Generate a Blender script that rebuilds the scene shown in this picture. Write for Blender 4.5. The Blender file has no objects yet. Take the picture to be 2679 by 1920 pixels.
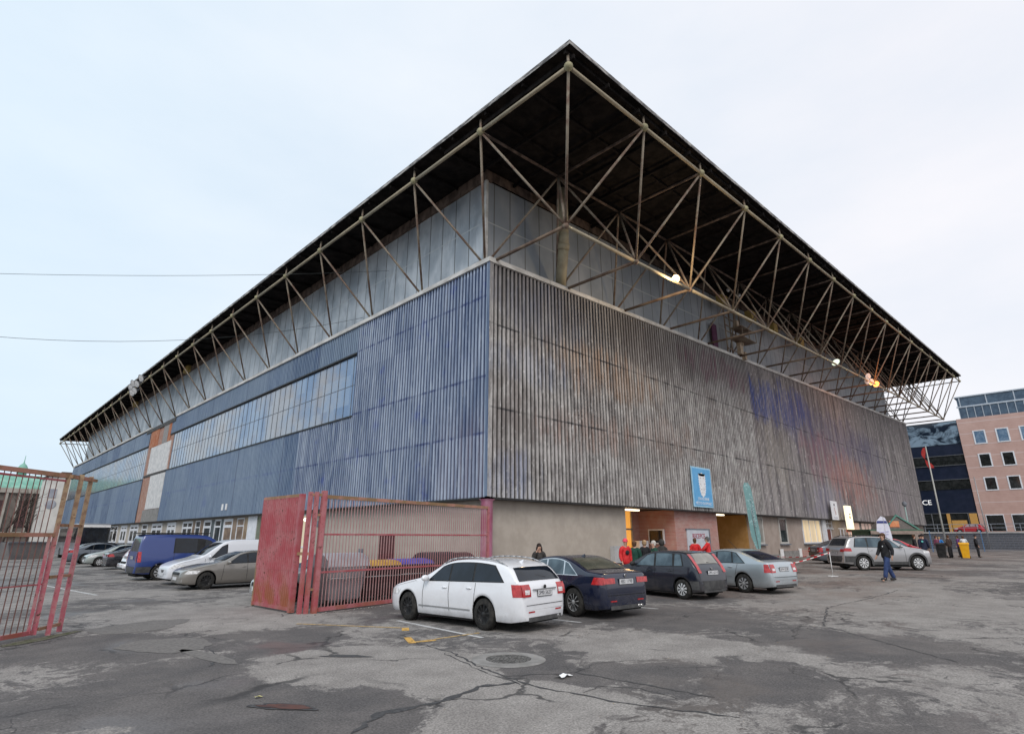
import bpy, bmesh, math, random
from mathutils import Vector, Matrix, Euler
random.seed(7)
R = math.radians
S = bpy.context.scene
COL = S.collection
# ------------------------------------------------------------------ camera, sky, sun, exposure
CAM = Vector((-16.704, -18.551, 1.85))
PITCH, YAW, FPX = 0.2935, 0.794, 1473.16
cd = bpy.data.cameras.new('camera'); cam = bpy.data.objects.new('camera', cd); COL.objects.link(cam)
cam.location = CAM; cam.rotation_euler = (math.pi/2+PITCH, 0, YAW-math.pi/2)
cd.sensor_width = 36; cd.lens = FPX/2679*36; cd.clip_end = 3000; cd.clip_start = .1
S.camera = cam
W = bpy.data.worlds.new('World'); S.world = W; W.use_nodes = True
nt = W.node_tree; N = nt.nodes; Lk = nt.links; N.clear()
sky = N.new('ShaderNodeTexSky'); sky.sky_type = 'NISHITA'; sky.sun_disc = False
sky.sun_elevation = R(41); sky.sun_rotation = R(-132); sky.air_density = 1.3; sky.dust_density = 2.5
tc = N.new('ShaderNodeTexCoord')
mp = N.new('ShaderNodeMapping'); mp.inputs['Scale'].default_value = (1, 1, 2.6); Lk.new(tc.outputs['Generated'], mp.inputs[0])
nz = N.new('ShaderNodeTexNoise'); nz.inputs['Scale'].default_value = 2.2; nz.inputs['Detail'].default_value = 6; nz.inputs['Roughness'].default_value = .55
Lk.new(mp.outputs[0], nz.inputs['Vector'])
rp = N.new('ShaderNodeValToRGB'); rp.color_ramp.elements[0].position = .3; rp.color_ramp.elements[1].position = .72
rp.color_ramp.elements[0].color = (7.4, 7.9, 8.45, 1); rp.color_ramp.elements[1].color = (8.55, 8.65, 8.85, 1)
Lk.new(nz.outputs['Fac'], rp.inputs[0])
# clouds thin out towards the left (north-west), showing bluer air
sp = N.new('ShaderNodeVectorMath'); sp.operation = 'DOT_PRODUCT'; sp.inputs[1].default_value = (.70, -.70, 0.1)
Lk.new(tc.outputs['Generated'], sp.inputs[0])
mr = N.new('ShaderNodeMapRange'); mr.inputs[1].default_value = -.75; mr.inputs[2].default_value = .55; mr.inputs[3].default_value = 0; mr.inputs[4].default_value = 1
Lk.new(sp.outputs['Value'], mr.inputs[0])
tint = N.new('ShaderNodeMix'); tint.data_type = 'RGBA'; tint.inputs[6].default_value = (.82, .945, 1.03, 1); tint.inputs[7].default_value = (1.01, .985, 1.0, 1)
Lk.new(mr.outputs[0], tint.inputs[0])
mul = N.new('ShaderNodeMix'); mul.data_type = 'RGBA'; mul.blend_type = 'MULTIPLY'; mul.inputs[0].default_value = 1
Lk.new(rp.outputs[0], mul.inputs[6]); Lk.new(tint.outputs[2], mul.inputs[7])
mx = N.new('ShaderNodeMix'); mx.data_type = 'RGBA'; mx.inputs[0].default_value = .93
Lk.new(sky.outputs[0], mx.inputs[6]); Lk.new(mul.outputs[2], mx.inputs[7])
bg = N.new('ShaderNodeBackground'); bg.inputs['Strength'].default_value = .1; Lk.new(mx.outputs[2], bg.inputs['Color'])
wo = N.new('ShaderNodeOutputWorld'); Lk.new(bg.outputs[0], wo.inputs[0])
sl = bpy.data.lights.new('sun', 'SUN'); sl.energy = 1.5; sl.angle = R(30); sl.color = (1, .95, .9)
sun = bpy.data.objects.new('sun', sl); COL.objects.link(sun)
sun.rotation_euler = Vector((.66, .60, -.78)).to_track_quat('-Z', 'Y').to_euler(); sun.location = (-60, -60, 60)
S.view_settings.view_transform = 'Standard'; S.view_settings.look = 'None'; S.view_settings.gamma = 1; S.view_settings.exposure = .24
S.render.resolution_x = 1024; S.render.resolution_y = 733

FW = Vector((math.cos(YAW), math.sin(YAW), 0)); RT = Vector((math.sin(YAW), -math.cos(YAW), 0)); UP = Vector((0, 0, 1))
FV = FW*math.cos(PITCH)+UP*math.sin(PITCH); UV = UP*math.cos(PITCH)-FW*math.sin(PITCH)
def zg(x):
    ss = lambda t: (lambda q: q*q*(3-2*q))(min(max(t, 0), 1))
    return -.10+.08*ss((x+8)/12)+.29*ss((x-4)/11)
def spot(u, D, v=1400):      # ground point (x, y, z) in direction u at distance D ahead
    d = FV+RT*((u-1339.5)/FPX)-UV*((v-960)/FPX); t = D/(d.x*FW.x+d.y*FW.y); p = CAM+d*t
    return Vector((p.x, p.y, zg(p.x)))
def space(u, v, D):
    d = FV+RT*((u-1339.5)/FPX)-UV*((v-960)/FPX); t = D/(d.x*FW.x+d.y*FW.y); return CAM+d*t

# ------------------------------------------------------------------ helpers
class MB:
    def __init__(s): s.v = []; s.f = []; s.m = []; s.sm = []
    def face(s, pts, m=0, sm=False):
        b = len(s.v); s.v += [tuple(p) for p in pts]; s.f.append(tuple(range(b, b+len(pts)))); s.m.append(m); s.sm.append(sm)
    def box(s, a, b, m=0):
        x0, y0, z0 = [min(a[i], b[i]) for i in range(3)]; x1, y1, z1 = [max(a[i], b[i]) for i in range(3)]
        B = len(s.v); s.v += [(x0,y0,z0),(x1,y0,z0),(x1,y1,z0),(x0,y1,z0),(x0,y0,z1),(x1,y0,z1),(x1,y1,z1),(x0,y1,z1)]
        for f in [(0,3,2,1),(4,5,6,7),(0,1,5,4),(1,2,6,5),(2,3,7,6),(3,0,4,7)]:
            s.f.append(tuple(B+i for i in f)); s.m.append(m); s.sm.append(False)
        return s
    def obox(s, c, ax, hx, hy, z0, z1, m=0):   # oriented box: ax = unit vector along hx
        ax = Vector((ax[0], ax[1], 0)).normalized(); ay = Vector((-ax.y, ax.x, 0)); c = Vector((c[0], c[1], 0))
        B = len(s.v)
        for z in (z0, z1):
            for a, b in ((-1,-1),(1,-1),(1,1),(-1,1)): p = c+ax*hx*a+ay*hy*b; s.v.append((p.x, p.y, z))
        for f in [(0,3,2,1),(4,5,6,7),(0,1,5,4),(1,2,6,5),(2,3,7,6),(3,0,4,7)]:
            s.f.append(tuple(B+i for i in f)); s.m.append(m); s.sm.append(False)
        return s
    def tube(s, p, q, r, r2=None, n=8, m=0, caps=True, sm=True):
        p = Vector(p); q = Vector(q); d = (q-p)
        if d.length < 1e-6: return s
        d.normalize(); a = d.orthogonal().normalized(); b = d.cross(a); r2 = r if r2 is None else r2
        B = len(s.v)
        for c, rr in ((p, r), (q, r2)):
            for i in range(n):
                t = 2*math.pi*i/n; s.v.append(tuple(c+a*math.cos(t)*rr+b*math.sin(t)*rr))
        for i in range(n):
            j = (i+1) % n; s.f.append((B+i, B+j, B+n+j, B+n+i)); s.m.append(m); s.sm.append(sm)
        if caps:
            s.f.append(tuple(B+i for i in reversed(range(n)))); s.m.append(m); s.sm.append(False)
            s.f.append(tuple(B+n+i for i in range(n))); s.m.append(m); s.sm.append(False)
        return s
    def path(s, pts, r, n=8, m=0):
        for a, b in zip(pts, pts[1:]): s.tube(a, b, r, n=n, m=m)
        for p in pts[1:-1]: s.ball(p, r, 6, 4, m)
        return s
    def bar(s, p, q, w, h=None, m=0):    # square section bar
        p = Vector(p); q = Vector(q); d = (q-p).normalized(); h = h or w
        a = d.cross(Vector((0, 0, 1)))
        if a.length < 1e-3: a = Vector((1, 0, 0))
        a.normalize(); b = a.cross(d).normalized()
        B = len(s.v)
        for c in (p, q):
            for i, j in ((-1,-1),(1,-1),(1,1),(-1,1)): s.v.append(tuple(c+a*w/2*i+b*h/2*j))
        for f in [(0,3,2,1),(4,5,6,7),(0,1,5,4),(1,2,6,5),(2,3,7,6),(3,0,4,7)]:
            s.f.append(tuple(B+i for i in f)); s.m.append(m); s.sm.append(False)
        return s
    def ball(s, c, r, n=10, k=6, m=0, sc=(1,1,1)):
        c = Vector(c); B = len(s.v)
        for j in range(k+1):
            ph = math.pi*j/k
            for i in range(n):
                t = 2*math.pi*i/n
                s.v.append((c.x+r*sc[0]*math.sin(ph)*math.cos(t), c.y+r*sc[1]*math.sin(ph)*math.sin(t), c.z+r*sc[2]*math.cos(ph)))
        for j in range(k):
            for i in range(n):
                i2 = (i+1) % n; s.f.append((B+j*n+i, B+(j+1)*n+i, B+(j+1)*n+i2, B+j*n+i2)); s.m.append(m); s.sm.append(True)
        return s
    def grid(s, rows, m=0, sm=True, flip=False):
        B = len(s.v); n = len(rows[0])
        for r in rows: s.v += [tuple(p) for p in r]
        for j in range(len(rows)-1):
            for i in range(n-1):
                f = (B+j*n+i, B+j*n+i+1, B+(j+1)*n+i+1, B+(j+1)*n+i)
                s.f.append(f[::-1] if flip else f); s.m.append(m); s.sm.append(sm)
        return s
    def lathe(s, prof, c=(0,0,0), axis='y', n=24, m=0, sm=True):   # prof: (r, t) along axis
        c = Vector(c); rows = []
        for r, t in prof:
            row = []
            for i in range(n+1):
                a = 2*math.pi*i/n
                if axis == 'y': row.append((c.x+r*math.cos(a), c.y+t, c.z+r*math.sin(a)))
                elif axis == 'z': row.append((c.x+r*math.cos(a), c.y+r*math.sin(a), c.z+t))
                else: row.append((c.x+t, c.y+r*math.cos(a), c.z+r*math.sin(a)))
            rows.append(row)
        return s.grid(rows, m, sm)
    def prism(s, poly, f, m=0):   # poly 2D; f(u,v,w) -> 3D with w in (0,1)
        a = [f(u, v, 0) for u, v in poly]; b = [f(u, v, 1) for u, v in poly]
        s.face(a, m); s.face(b[::-1], m); n = len(poly)
        for i in range(n): j = (i+1) % n; s.face([a[j], a[i], b[i], b[j]], m)
        return s
    def build(s, name, mats, parent=None, weld=False):
        me = bpy.data.meshes.new(name); me.from_pydata(s.v, [], s.f); me.validate(clean_customdata=False)
        if not isinstance(mats, (list, tuple)): mats = [mats]
        for m in mats: me.materials.append(m)
        if len(me.polygons) == len(s.m):
            me.polygons.foreach_set('material_index', s.m); me.polygons.foreach_set('use_smooth', s.sm)
        bm = bmesh.new(); bm.from_mesh(me)
        if weld: bmesh.ops.remove_doubles(bm, verts=bm.verts, dist=1e-4)
        bmesh.ops.recalc_face_normals(bm, faces=bm.faces)
        bm.to_mesh(me); bm.free(); me.update()
        o = bpy.data.objects.new(name, me); COL.objects.link(o)
        if parent is not None: o.parent = parent
        return o
def tag(o, label=None, cat=None, group=None, kind=None):
    if label: o['label'] = label
    if cat: o['category'] = cat
    if group: o['group'] = group
    if kind: o['kind'] = kind
    return o
def empty(name, loc=(0,0,0), rz=0, label=None, cat=None, group=None):
    o = bpy.data.objects.new(name, None); COL.objects.link(o); o.location = loc; o.rotation_euler = (0, 0, rz); o.empty_display_size = .2
    return tag(o, label, cat, group)
def copy_tree(o, parent=None):
    c = o.copy(); COL.objects.link(c)
    if parent is not None: c.parent = parent
    for ch in list(o.children): copy_tree(ch, c)
    return c
def text(body, size, mat, parent=None, M4=None, name='lettering', ext=.004, align='CENTER'):
    cu = bpy.data.curves.new(name, 'FONT'); cu.body = body; cu.size = size; cu.align_x = align; cu.align_y = 'CENTER'; cu.extrude = ext; cu.resolution_u = 3
    o = bpy.data.objects.new(name+'_tmp', cu); COL.objects.link(o)
    dg = bpy.context.evaluated_depsgraph_get(); me = bpy.data.meshes.new_from_object(o.evaluated_get(dg))
    bpy.data.objects.remove(o); bpy.data.curves.remove(cu)
    if M4 is not None: me.transform(M4)
    me.materials.clear(); me.materials.append(mat); me.name = name
    t = bpy.data.objects.new(name, me); COL.objects.link(t)
    if parent is not None: t.parent = parent
    return t
def frame4(o, ex, ey):   # matrix mapping local x,y,z to given axes
    ex = Vector(ex).normalized(); ey = Vector(ey).normalized(); ez = ex.cross(ey)
    return Matrix(((ex.x, ey.x, ez.x, o[0]), (ex.y, ey.y, ez.y, o[1]), (ex.z, ey.z, ez.z, o[2]), (0, 0, 0, 1)))

# ------------------------------------------------------------------ materials
class NT:
    def __init__(s, name):
        s.mat = bpy.data.materials.new(name); s.mat.use_nodes = True; s.t = s.mat.node_tree
        s.t.nodes.clear(); s.out = s.t.nodes.new('ShaderNodeOutputMaterial'); s.b = s.t.nodes.new('ShaderNodeBsdfPrincipled')
        s.t.links.new(s.b.outputs[0], s.out.inputs[0]); s.tc = s.t.nodes.new('ShaderNodeTexCoord')
    def put(s, sock, val):
        if val is None: return
        if hasattr(val, 'is_linked') or isinstance(val, bpy.types.NodeSocket): s.t.links.new(val, sock)
        else:
            if sock.type == 'RGBA' and len(val) == 3: val = (*val, 1)
            sock.default_value = val
    def vec(s, scale=(1,1,1), loc=(0,0,0), src=None):
        m = s.t.nodes.new('ShaderNodeMapping'); m.inputs['Scale'].default_value = scale; m.inputs['Location'].default_value = loc
        s.t.links.new(src or s.tc.outputs['Object'], m.inputs[0]); return m.outputs[0]
    def noise(s, scale=5, detail=4, rough=.5, vec=None, dist=0):
        n = s.t.nodes.new('ShaderNodeTexNoise'); n.inputs['Scale'].default_value = scale; n.inputs['Detail'].default_value = detail
        n.inputs['Roughness'].default_value = rough; n.inputs['Distortion'].default_value = dist
        s.t.links.new(vec or s.tc.outputs['Object'], n.inputs['Vector']); return n.outputs['Fac']
    def vor(s, scale=5, feature='DISTANCE_TO_EDGE', vec=None, out=0, rnd=1):
        n = s.t.nodes.new('ShaderNodeTexVoronoi'); n.feature = feature; n.inputs['Scale'].default_value = scale; n.inputs['Randomness'].default_value = rnd
        s.t.links.new(vec or s.tc.outputs['Object'], n.inputs['Vector']); return n.outputs[out]
    def ramp(s, f, a, b, lo=0., hi=1.):   # smooth remap to 0..1
        m = s.t.nodes.new('ShaderNodeMapRange'); m.interpolation_type = 'SMOOTHSTEP'
        s.put(m.inputs[0], f); m.inputs[1].default_value = a; m.inputs[2].default_value = b; m.inputs[3].default_value = lo; m.inputs[4].default_value = hi
        return m.outputs[0]
    def mix(s, f, a, b, mode='MIX'):
        m = s.t.nodes.new('ShaderNodeMix'); m.data_type = 'RGBA'; m.blend_type = mode
        s.put(m.inputs[0], f); s.put(m.inputs[6], a); s.put(m.inputs[7], b); return m.outputs[2]
    def math(s, op, a, b=0.):
        m = s.t.nodes.new('ShaderNodeMath'); m.operation = op; s.put(m.inputs[0], a); s.put(m.inputs[1], b); return m.outputs[0]
    def xyz(s, src=None):
        m = s.t.nodes.new('ShaderNodeSeparateXYZ'); s.t.links.new(src or s.tc.outputs['Object'], m.inputs[0]); return m.outputs
    def bump(s, h, strength=.3, dist=.02):
        m = s.t.nodes.new('ShaderNodeBump'); m.inputs['Strength'].default_value = strength; m.inputs['Distance'].default_value = dist
        s.put(m.inputs['Height'], h); s.t.links.new(m.outputs[0], s.b.inputs['Normal'])
    def fin(s, col=None, rough=None, metal=None, coat=None, spec=None, emit=None, es=0):
        s.put(s.b.inputs['Base Color'], col); s.put(s.b.inputs['Roughness'], rough); s.put(s.b.inputs['Metallic'], metal)
        if coat: s.b.inputs['Coat Weight'].default_value = coat; s.b.inputs['Coat Roughness'].default_value = .04
        if spec is not None: s.b.inputs['Specular IOR Level'].default_value = spec
        if emit: s.put(s.b.inputs['Emission Color'], emit); s.b.inputs['Emission Strength'].default_value = es
        return s.mat
def simple(name, c1, c2=None, scale=6, rough=.6, metal=0., bump=0., stretch=(1,1,1), coat=0, lo=.35, hi=.65, spec=.3, bd=.01):
    n = NT(name); v = n.vec(stretch); c2 = c2 or tuple(min(1, c*1.25) for c in c1)
    f = n.noise(scale, 5, .6, v); col = n.mix(n.ramp(f, lo, hi), c1, c2)
    if bump: n.bump(n.noise(scale*4, 4, .6, v), bump, bd)
    return n.fin(col, rough, metal, coat, spec)
def paint(name, c, rough=.32, dirt=(.2,.18,.16), metal=0., dirtamt=.35):
    n = NT(name); z = n.xyz()[2]; f = n.noise(3.5, 4, .6)
    d = n.math('MULTIPLY', n.ramp(z, .75, .15), n.ramp(f, .35, .7)); d = n.math('MULTIPLY', d, dirtamt)
    d = n.math('ADD', d, n.math('MULTIPLY', n.ramp(n.noise(14, 3, .6), .4, .8), .05))
    rr = n.math('ADD', n.math('MULTIPLY', d, .6), rough)
    return n.fin(n.mix(d, c, dirt), rr, metal, .9)
def glow(name, c, e):
    n = NT(name); return n.fin(c, .5, 0, emit=c, es=e)

M = {}
M['black'] = simple('black_plastic', (.015,.015,.016), (.03,.03,.03), rough=.55)
M['tyre'] = simple('tyre_rubber', (.012,.012,.012), (.035,.033,.03), 9, .85, bump=.2)
M['dark'] = simple('dark_underside', (.01,.01,.01), rough=.9)
M['rim_silver'] = simple('silver_wheel', (.42,.43,.44), (.5,.5,.5), 8, .35, .5)
M['rim_white'] = simple('light_hub_cap', (.55,.56,.57), (.65,.65,.65), 8, .4, .2)
M['rim_dark'] = simple('dark_wheel', (.018,.018,.02), (.04,.04,.04), 8, .4, .3)
M['chrome'] = simple('chrome_trim', (.6,.6,.6), rough=.15, metal=1.)
def glass(name, c, c2, rough=.06):
    n = NT(name); f = n.noise(1.6, 3, .6); return n.fin(n.mix(n.ramp(f, .35, .7), c, c2), rough, 0, None, .5)
M['glass'] = glass('tinted_car_glass', (.004,.007,.012), (.010,.016,.026))
M['glass_light'] = glass('car_glass_light', (.04,.065,.085), (.11,.16,.19), .1)
M['red_lens'] = simple('red_lens', (.32,.008,.012), (.5,.03,.03), 14, .15, coat=1)
M['white_lens'] = simple('clear_lens', (.5,.5,.5), (.8,.8,.8), 14, .12, coat=1)
M['plate'] = simple('plate_white', (.55,.56,.58), (.65,.65,.66), rough=.4)
M['ink'] = simple('dark_ink', (.02,.02,.03), rough=.6)
M['ink_red'] = simple('red_ink', (.3,.02,.05), rough=.6)
M['white'] = simple('white_paint', (.7,.7,.7), (.8,.8,.8), rough=.5)
M['white_frame'] = simple('white_window_frame', (.62,.64,.68), (.74,.75,.78), 3, .45)
M['steel'] = simple('galvanised_steel', (.33,.34,.35), (.42,.42,.43), 5, .45, .6)
M['wire'] = simple('cable', (.03,.035,.035), rough=.7)
# ------------------------------------------------------------------ ground
def ground_mat():
    n = NT('worn_asphalt'); n.t.nodes
    v = n.vec((1,1,1)); wob = n.t.nodes.new('ShaderNodeTexNoise'); wob.inputs['Scale'].default_value = .7; wob.inputs['Detail'].default_value = 5
    n.t.links.new(v, wob.inputs['Vector'])
    add = n.t.nodes.new('ShaderNodeVectorMath'); add.operation = 'MULTIPLY_ADD'; n.t.links.new(wob.outputs['Color'], add.inputs[0])
    add.inputs[1].default_value = (2.2, 2.2, 0); n.t.links.new(v, add.inputs[2]); wv = add.outputs[0]
    def blob(x, y, r, sx=1., sy=1.):
        m = n.t.nodes.new('ShaderNodeVectorMath'); m.operation = 'SUBTRACT'; n.t.links.new(wv, m.inputs[0]); m.inputs[1].default_value = (x+1.1, y+1.1, 0)
        k = n.t.nodes.new('ShaderNodeVectorMath'); k.operation = 'MULTIPLY'; n.t.links.new(m.outputs[0], k.inputs[0]); k.inputs[1].default_value = (sx, sy, 0)
        l = n.t.nodes.new('ShaderNodeVectorMath'); l.operation = 'LENGTH'; n.t.links.new(k.outputs[0], l.inputs[0])
        return n.ramp(l.outputs['Value'], r*1.15, r*.6)
    f = n.noise(.22, 6, .62, wv)
    bias = None
    for (x, y, r, a) in [(-11.4,-10.1,1.9,.3),(-11.1,-12.6,1.5,.3),(-10.9,-2.4,2.6,.16),(-6.8,-12.2,1.7,.2),(3.5,-13,4.5,.2),(-5.8,-14,1.0,.2),(-12.3,-6.6,.9,.25),
                        (-13.4,-9.8,2.2,-.22),(-12.9,-11.9,1.4,-.34),(-7.8,-13.9,1.6,-.18),(-3,-9.9,2.4,-.12),(-4,-15.2,2.2,-.15),(-11.5,-6.5,1.6,-.22),(-9.7,-12.2,.8,-.3),(2,-10.5,3,-.15),(-14,-5,2,-.2)]:
        b = n.math('MULTIPLY', blob(x, y, r), a); bias = b if bias is None else n.math('ADD', bias, b)
    dk = n.ramp(n.math('ADD', n.math('ADD', f, bias), n.math('ADD', n.math('MULTIPLY', n.math('SUBTRACT', n.noise(3.2, 9, .78, wv), .5), .8), n.math('MULTIPLY', n.math('SUBTRACT', n.noise(16, 4, .7, v), .5), .22))), .44, .54)
    fine = n.noise(38, 3, .7, v); sp = n.vor(55, 'F1', v)
    light = n.mix(n.ramp(n.noise(1.3, 4, .6, v), .3, .7), (.215,.20,.188), (.29,.272,.255))
    dark = n.mix(n.ramp(n.noise(.9, 4, .6, v), .3, .7), (.088,.083,.083), (.132,.121,.116))
    col = n.mix(dk, dark, light)
    x, y, z = n.xyz()
    br = n.math('MULTIPLY', n.math('MULTIPLY', n.ramp(x, -4, 6), n.ramp(n.noise(.35, 4, .6, wv), .38, .62)), n.ramp(y, -16, -10))
    col = n.mix(n.math('MULTIPLY', br, .6), col, (.17,.125,.105))
    g2 = n.math('ADD', n.math('MULTIPLY', fine, .9), .55); col = n.mix(1, col, n.mix(n.ramp(g2, .8, 1.2), (.60,.60,.60), (1.36,1.36,1.36)), 'MULTIPLY')
    pale = n.ramp(sp, .16, .06); pale = n.math('MULTIPLY', pale, n.ramp(n.noise(17, 2, .5, v), .6, .68)); col = n.mix(n.math('MULTIPLY', pale, .75), col, (.5,.48,.45))
    # cracks
    cv = n.t.nodes.new('ShaderNodeVectorMath'); cv.operation = 'MULTIPLY_ADD'; cv.inputs[1].default_value = (.8,.8,0)
    w2 = n.t.nodes.new('ShaderNodeTexNoise'); w2.inputs['Scale'].default_value = 2.2; w2.inputs['Detail'].default_value = 4; n.t.links.new(v, w2.inputs['Vector'])
    n.t.links.new(w2.outputs['Color'], cv.inputs[0]); n.t.links.new(v, cv.inputs[2])
    c1 = n.ramp(n.vor(.30, vec=cv.outputs[0]), .014, .004); c1 = n.math('MULTIPLY', c1, n.ramp(n.noise(.5, 2, .5, v), .50, .60))
    c2 = n.ramp(n.vor(1.7, vec=cv.outputs[0]), .03, .01); c2 = n.math('MULTIPLY', c2, n.ramp(n.noise(.4, 2, .5, n.vec((1,1,1),(9,4,0))), .58, .66, 0, .8))
    cr = n.math('MAXIMUM', c1, c2); col = n.mix(n.math('MULTIPLY', cr, .8), col, (.035,.034,.035))
    wet = n.math('MULTIPLY', n.math('SUBTRACT', 1, dk), n.ramp(n.noise(.45, 3, .5, v), .5, .66))
    n.bump(n.math('SUBTRACT', n.math('MULTIPLY', fine, .5), n.math('MULTIPLY', cr, 1.5)), .5, .012)
    return n.fin(col, n.math('SUBTRACT', .9, n.math('MULTIPLY', wet, .5)), spec=.35)
g = MB(); xs = [-500,-200,-80,-40,-25]+[-20+i for i in range(45)]+[30,45,70,86,120,200,500,900]; ys = [-500,-200,-80,-40,-20,-10,0,20,60,120,300,900]
g.grid([[(x, y, zg(x)) for x in xs] for y in ys], 0, True)
M['asphalt'] = ground_mat()
tag(g.build('ground', M['asphalt']), kind='structure')
def sheet(name, mat, pts, dz=.004):
    b = MB(); b.face([(x, y, zg(x)+dz) for x, y in pts]); return b.build(name, mat)
def wpaint(name, c, c2, thr=.5):
    n = NT(name); v = n.vec(); f = n.noise(9, 5, .75, v); 
    tr = n.t.nodes.new('ShaderNodeBsdfTransparent'); mi = n.t.nodes.new('ShaderNodeMixShader')
    n.fin(n.mix(n.noise(30, 3, .6, v), c, c2), .75); n.put(mi.inputs[0], n.ramp(f, thr-.04, thr+.04))
    n.t.links.new(tr.outputs[0], mi.inputs[1]); n.t.links.new(n.b.outputs[0], mi.inputs[2]); n.t.links.new(mi.outputs[0], n.out.inputs[0]); return n.mat
M['line_white'] = wpaint('worn_white_line', (.42,.42,.42), (.58,.58,.57), .40)
M['line_yellow'] = wpaint('worn_yellow_line', (.52,.29,.06), (.62,.38,.1), .40)
M['line_yellow2'] = wpaint('faint_yellow_line', (.42,.29,.12), (.5,.33,.13), .45)
def strip(a, b, w):
    a = Vector(a); b = Vector(b); d = (b-a).normalized(); p = Vector((-d.y, d.x))*w/2; m = []
    n = max(2, int((b-a).length)); L = [a+(b-a)*i/n for i in range(n+1)]
    return [tuple(q+p) for q in L]+[tuple(q-p) for q in reversed(L)]
ml = MB()
for a, b, w in [((-8.2,-5.9),(-8.35,-9.2),.1),((-5.6,-6.9),(-5.3,-9.3),.1),((-8.4,3.9),(-4.4,3.6),.1),((-8.5,9.2),(-4.5,9.0),.1),((-8.5,17),(-4.5,17),.1),((-12.2,6.9),(-13.1,15),.12),((-2.2,-6.5),(-1.9,-9.3),.1),((6.9,-6.5),(7.5,-9.6),.1),((-8.5,22.5),(-4.5,22.5),.1)]:
    p = strip(a, b, w); h = len(p)//2
    for i in range(h-1): ml.face([(q[0], q[1], zg(q[0])+.005) for q in (p[i], p[i+1], p[len(p)-2-i], p[len(p)-1-i])])
tag(ml.build('parking_lines_white', M['line_white']), kind='structure')
ml = MB()
for a, b, w in [((-8.72,-7.0),(-8.95,-7.35),.16),((-9.42,-8.1),(-9.72,-8.72),.15),((-9.6,-8.65),(-9.2,-8.75),.14)]:
    p = strip(a, b, w); ml.face([(q[0], q[1], zg(q[0])+.006) for q in (p[0], p[-1-(len(p)-len(p)//2*2)] if 0 else p[-1], p[len(p)//2], p[len(p)//2-1])])
tag(ml.build('parking_corner_yellow', M['line_yellow']), kind='structure')
ml = MB()
for a, b, w in [((-10.2,-4.7),(-8.8,-6.95),.09),((-9.6,-8.65),(-8.0,-8.7),.09)]:
    p = strip(a, b, w); h = len(p)//2
    for i in range(h-1): ml.face([(q[0], q[1], zg(q[0])+.007) for q in (p[i], p[i+1], p[len(p)-2-i], p[len(p)-1-i])])
tag(ml.build('parking_lines_yellow', M['line_yellow2']), kind='structure')
# manhole
mh = empty('manhole_cover', (-9.46,-11.1,zg(-9.46)), 0, 'round iron manhole cover set in a concrete ring in the worn asphalt', 'manhole')
M['concrete'] = simple('concrete', (.19,.185,.175), (.27,.26,.25), 3, .85, bump=.3)
b = MB(); b.lathe([(.38,.0),(.38,.016),(.57,.018),(.62,.004)], axis='z', n=40, sm=False); b.build('concrete_ring', M['concrete'], mh)
nm = NT('cast_iron'); vv = nm.vor(16, vec=nm.vec()); nm.bump(vv, 1, .02); nm.fin(nm.mix(nm.ramp(vv, .05, .2), (.05,.048,.045), (.17,.165,.155)), .7, .2); M['iron'] = nm.mat
b = MB(); b.lathe([(0,.010),(.34,.012),(.376,.008)], axis='z', n=40, sm=False); b.build('iron_lid', M['iron'], mh)
# patches, puddles
def blobsheet(name, mat, c, rx, ry, rot=0, n=26, seed=1, dz=.005, jag=.18):
    rnd = random.Random(seed); b = MB(); pts = []
    ph = [rnd.uniform(0, 6.28) for _ in range(4)]
    for i in range(n):
        a = 2*math.pi*i/n; r = 1+jag*(math.sin(3*a+ph[0])+.6*math.sin(5*a+ph[1])+.5*math.sin(9*a+ph[2]))/1.6+rnd.uniform(-.06,.06)
        x = rx*r*math.cos(a); y = ry*r*math.sin(a); pts.append((c[0]+x*math.cos(rot)-y*math.sin(rot), c[1]+x*math.sin(rot)+y*math.cos(rot)))
    m = (c[0], c[1], zg(c[0])+dz)
    for i in range(n):
        p = pts[i]; q = pts[(i+1) % n]; b.face([m, (*p, zg(p[0])+dz), (*q, zg(q[0])+dz)])
    return tag(b.build(name, mat), kind='structure')
M['tar'] = simple('tar_patch', (.045,.045,.048), (.08,.08,.082), 20, .8, bump=.4)
M['old_patch'] = simple('pale_asphalt_patch', (.13,.123,.118), (.19,.18,.17), 18, .9, bump=.6)
nm = NT('puddle_water'); nm.bump(nm.noise(40, 3, .6), .25, .004); nm.fin(nm.mix(nm.noise(6, 4), (.05,.05,.055), (.085,.082,.085)), .2, 0, spec=.35); M['puddle'] = nm.mat
nm = NT('muddy_puddle'); nm.fin(nm.mix(nm.ramp(nm.noise(6, 4), .4, .6), (.05,.042,.038), (.10,.055,.04)), .3, spec=.3); M['mud'] = nm.mat
blobsheet('tar_patch', M['tar'], (-11.25,-8.94), .42, .11, 2.3, seed=2)
blobsheet('asphalt_patch', M['old_patch'], (-12.9,-2.6), 1.15, .75, .6, seed=3, jag=.12)
blobsheet('asphalt_patch', M['old_patch'], (-13.15,-5.6), .7, .95, .3, seed=4, jag=.12)
blobsheet('asphalt_patch', M['old_patch'], (-12.95,-7.3), 1.0, .17, -1.45, seed=5, jag=.05)
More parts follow.
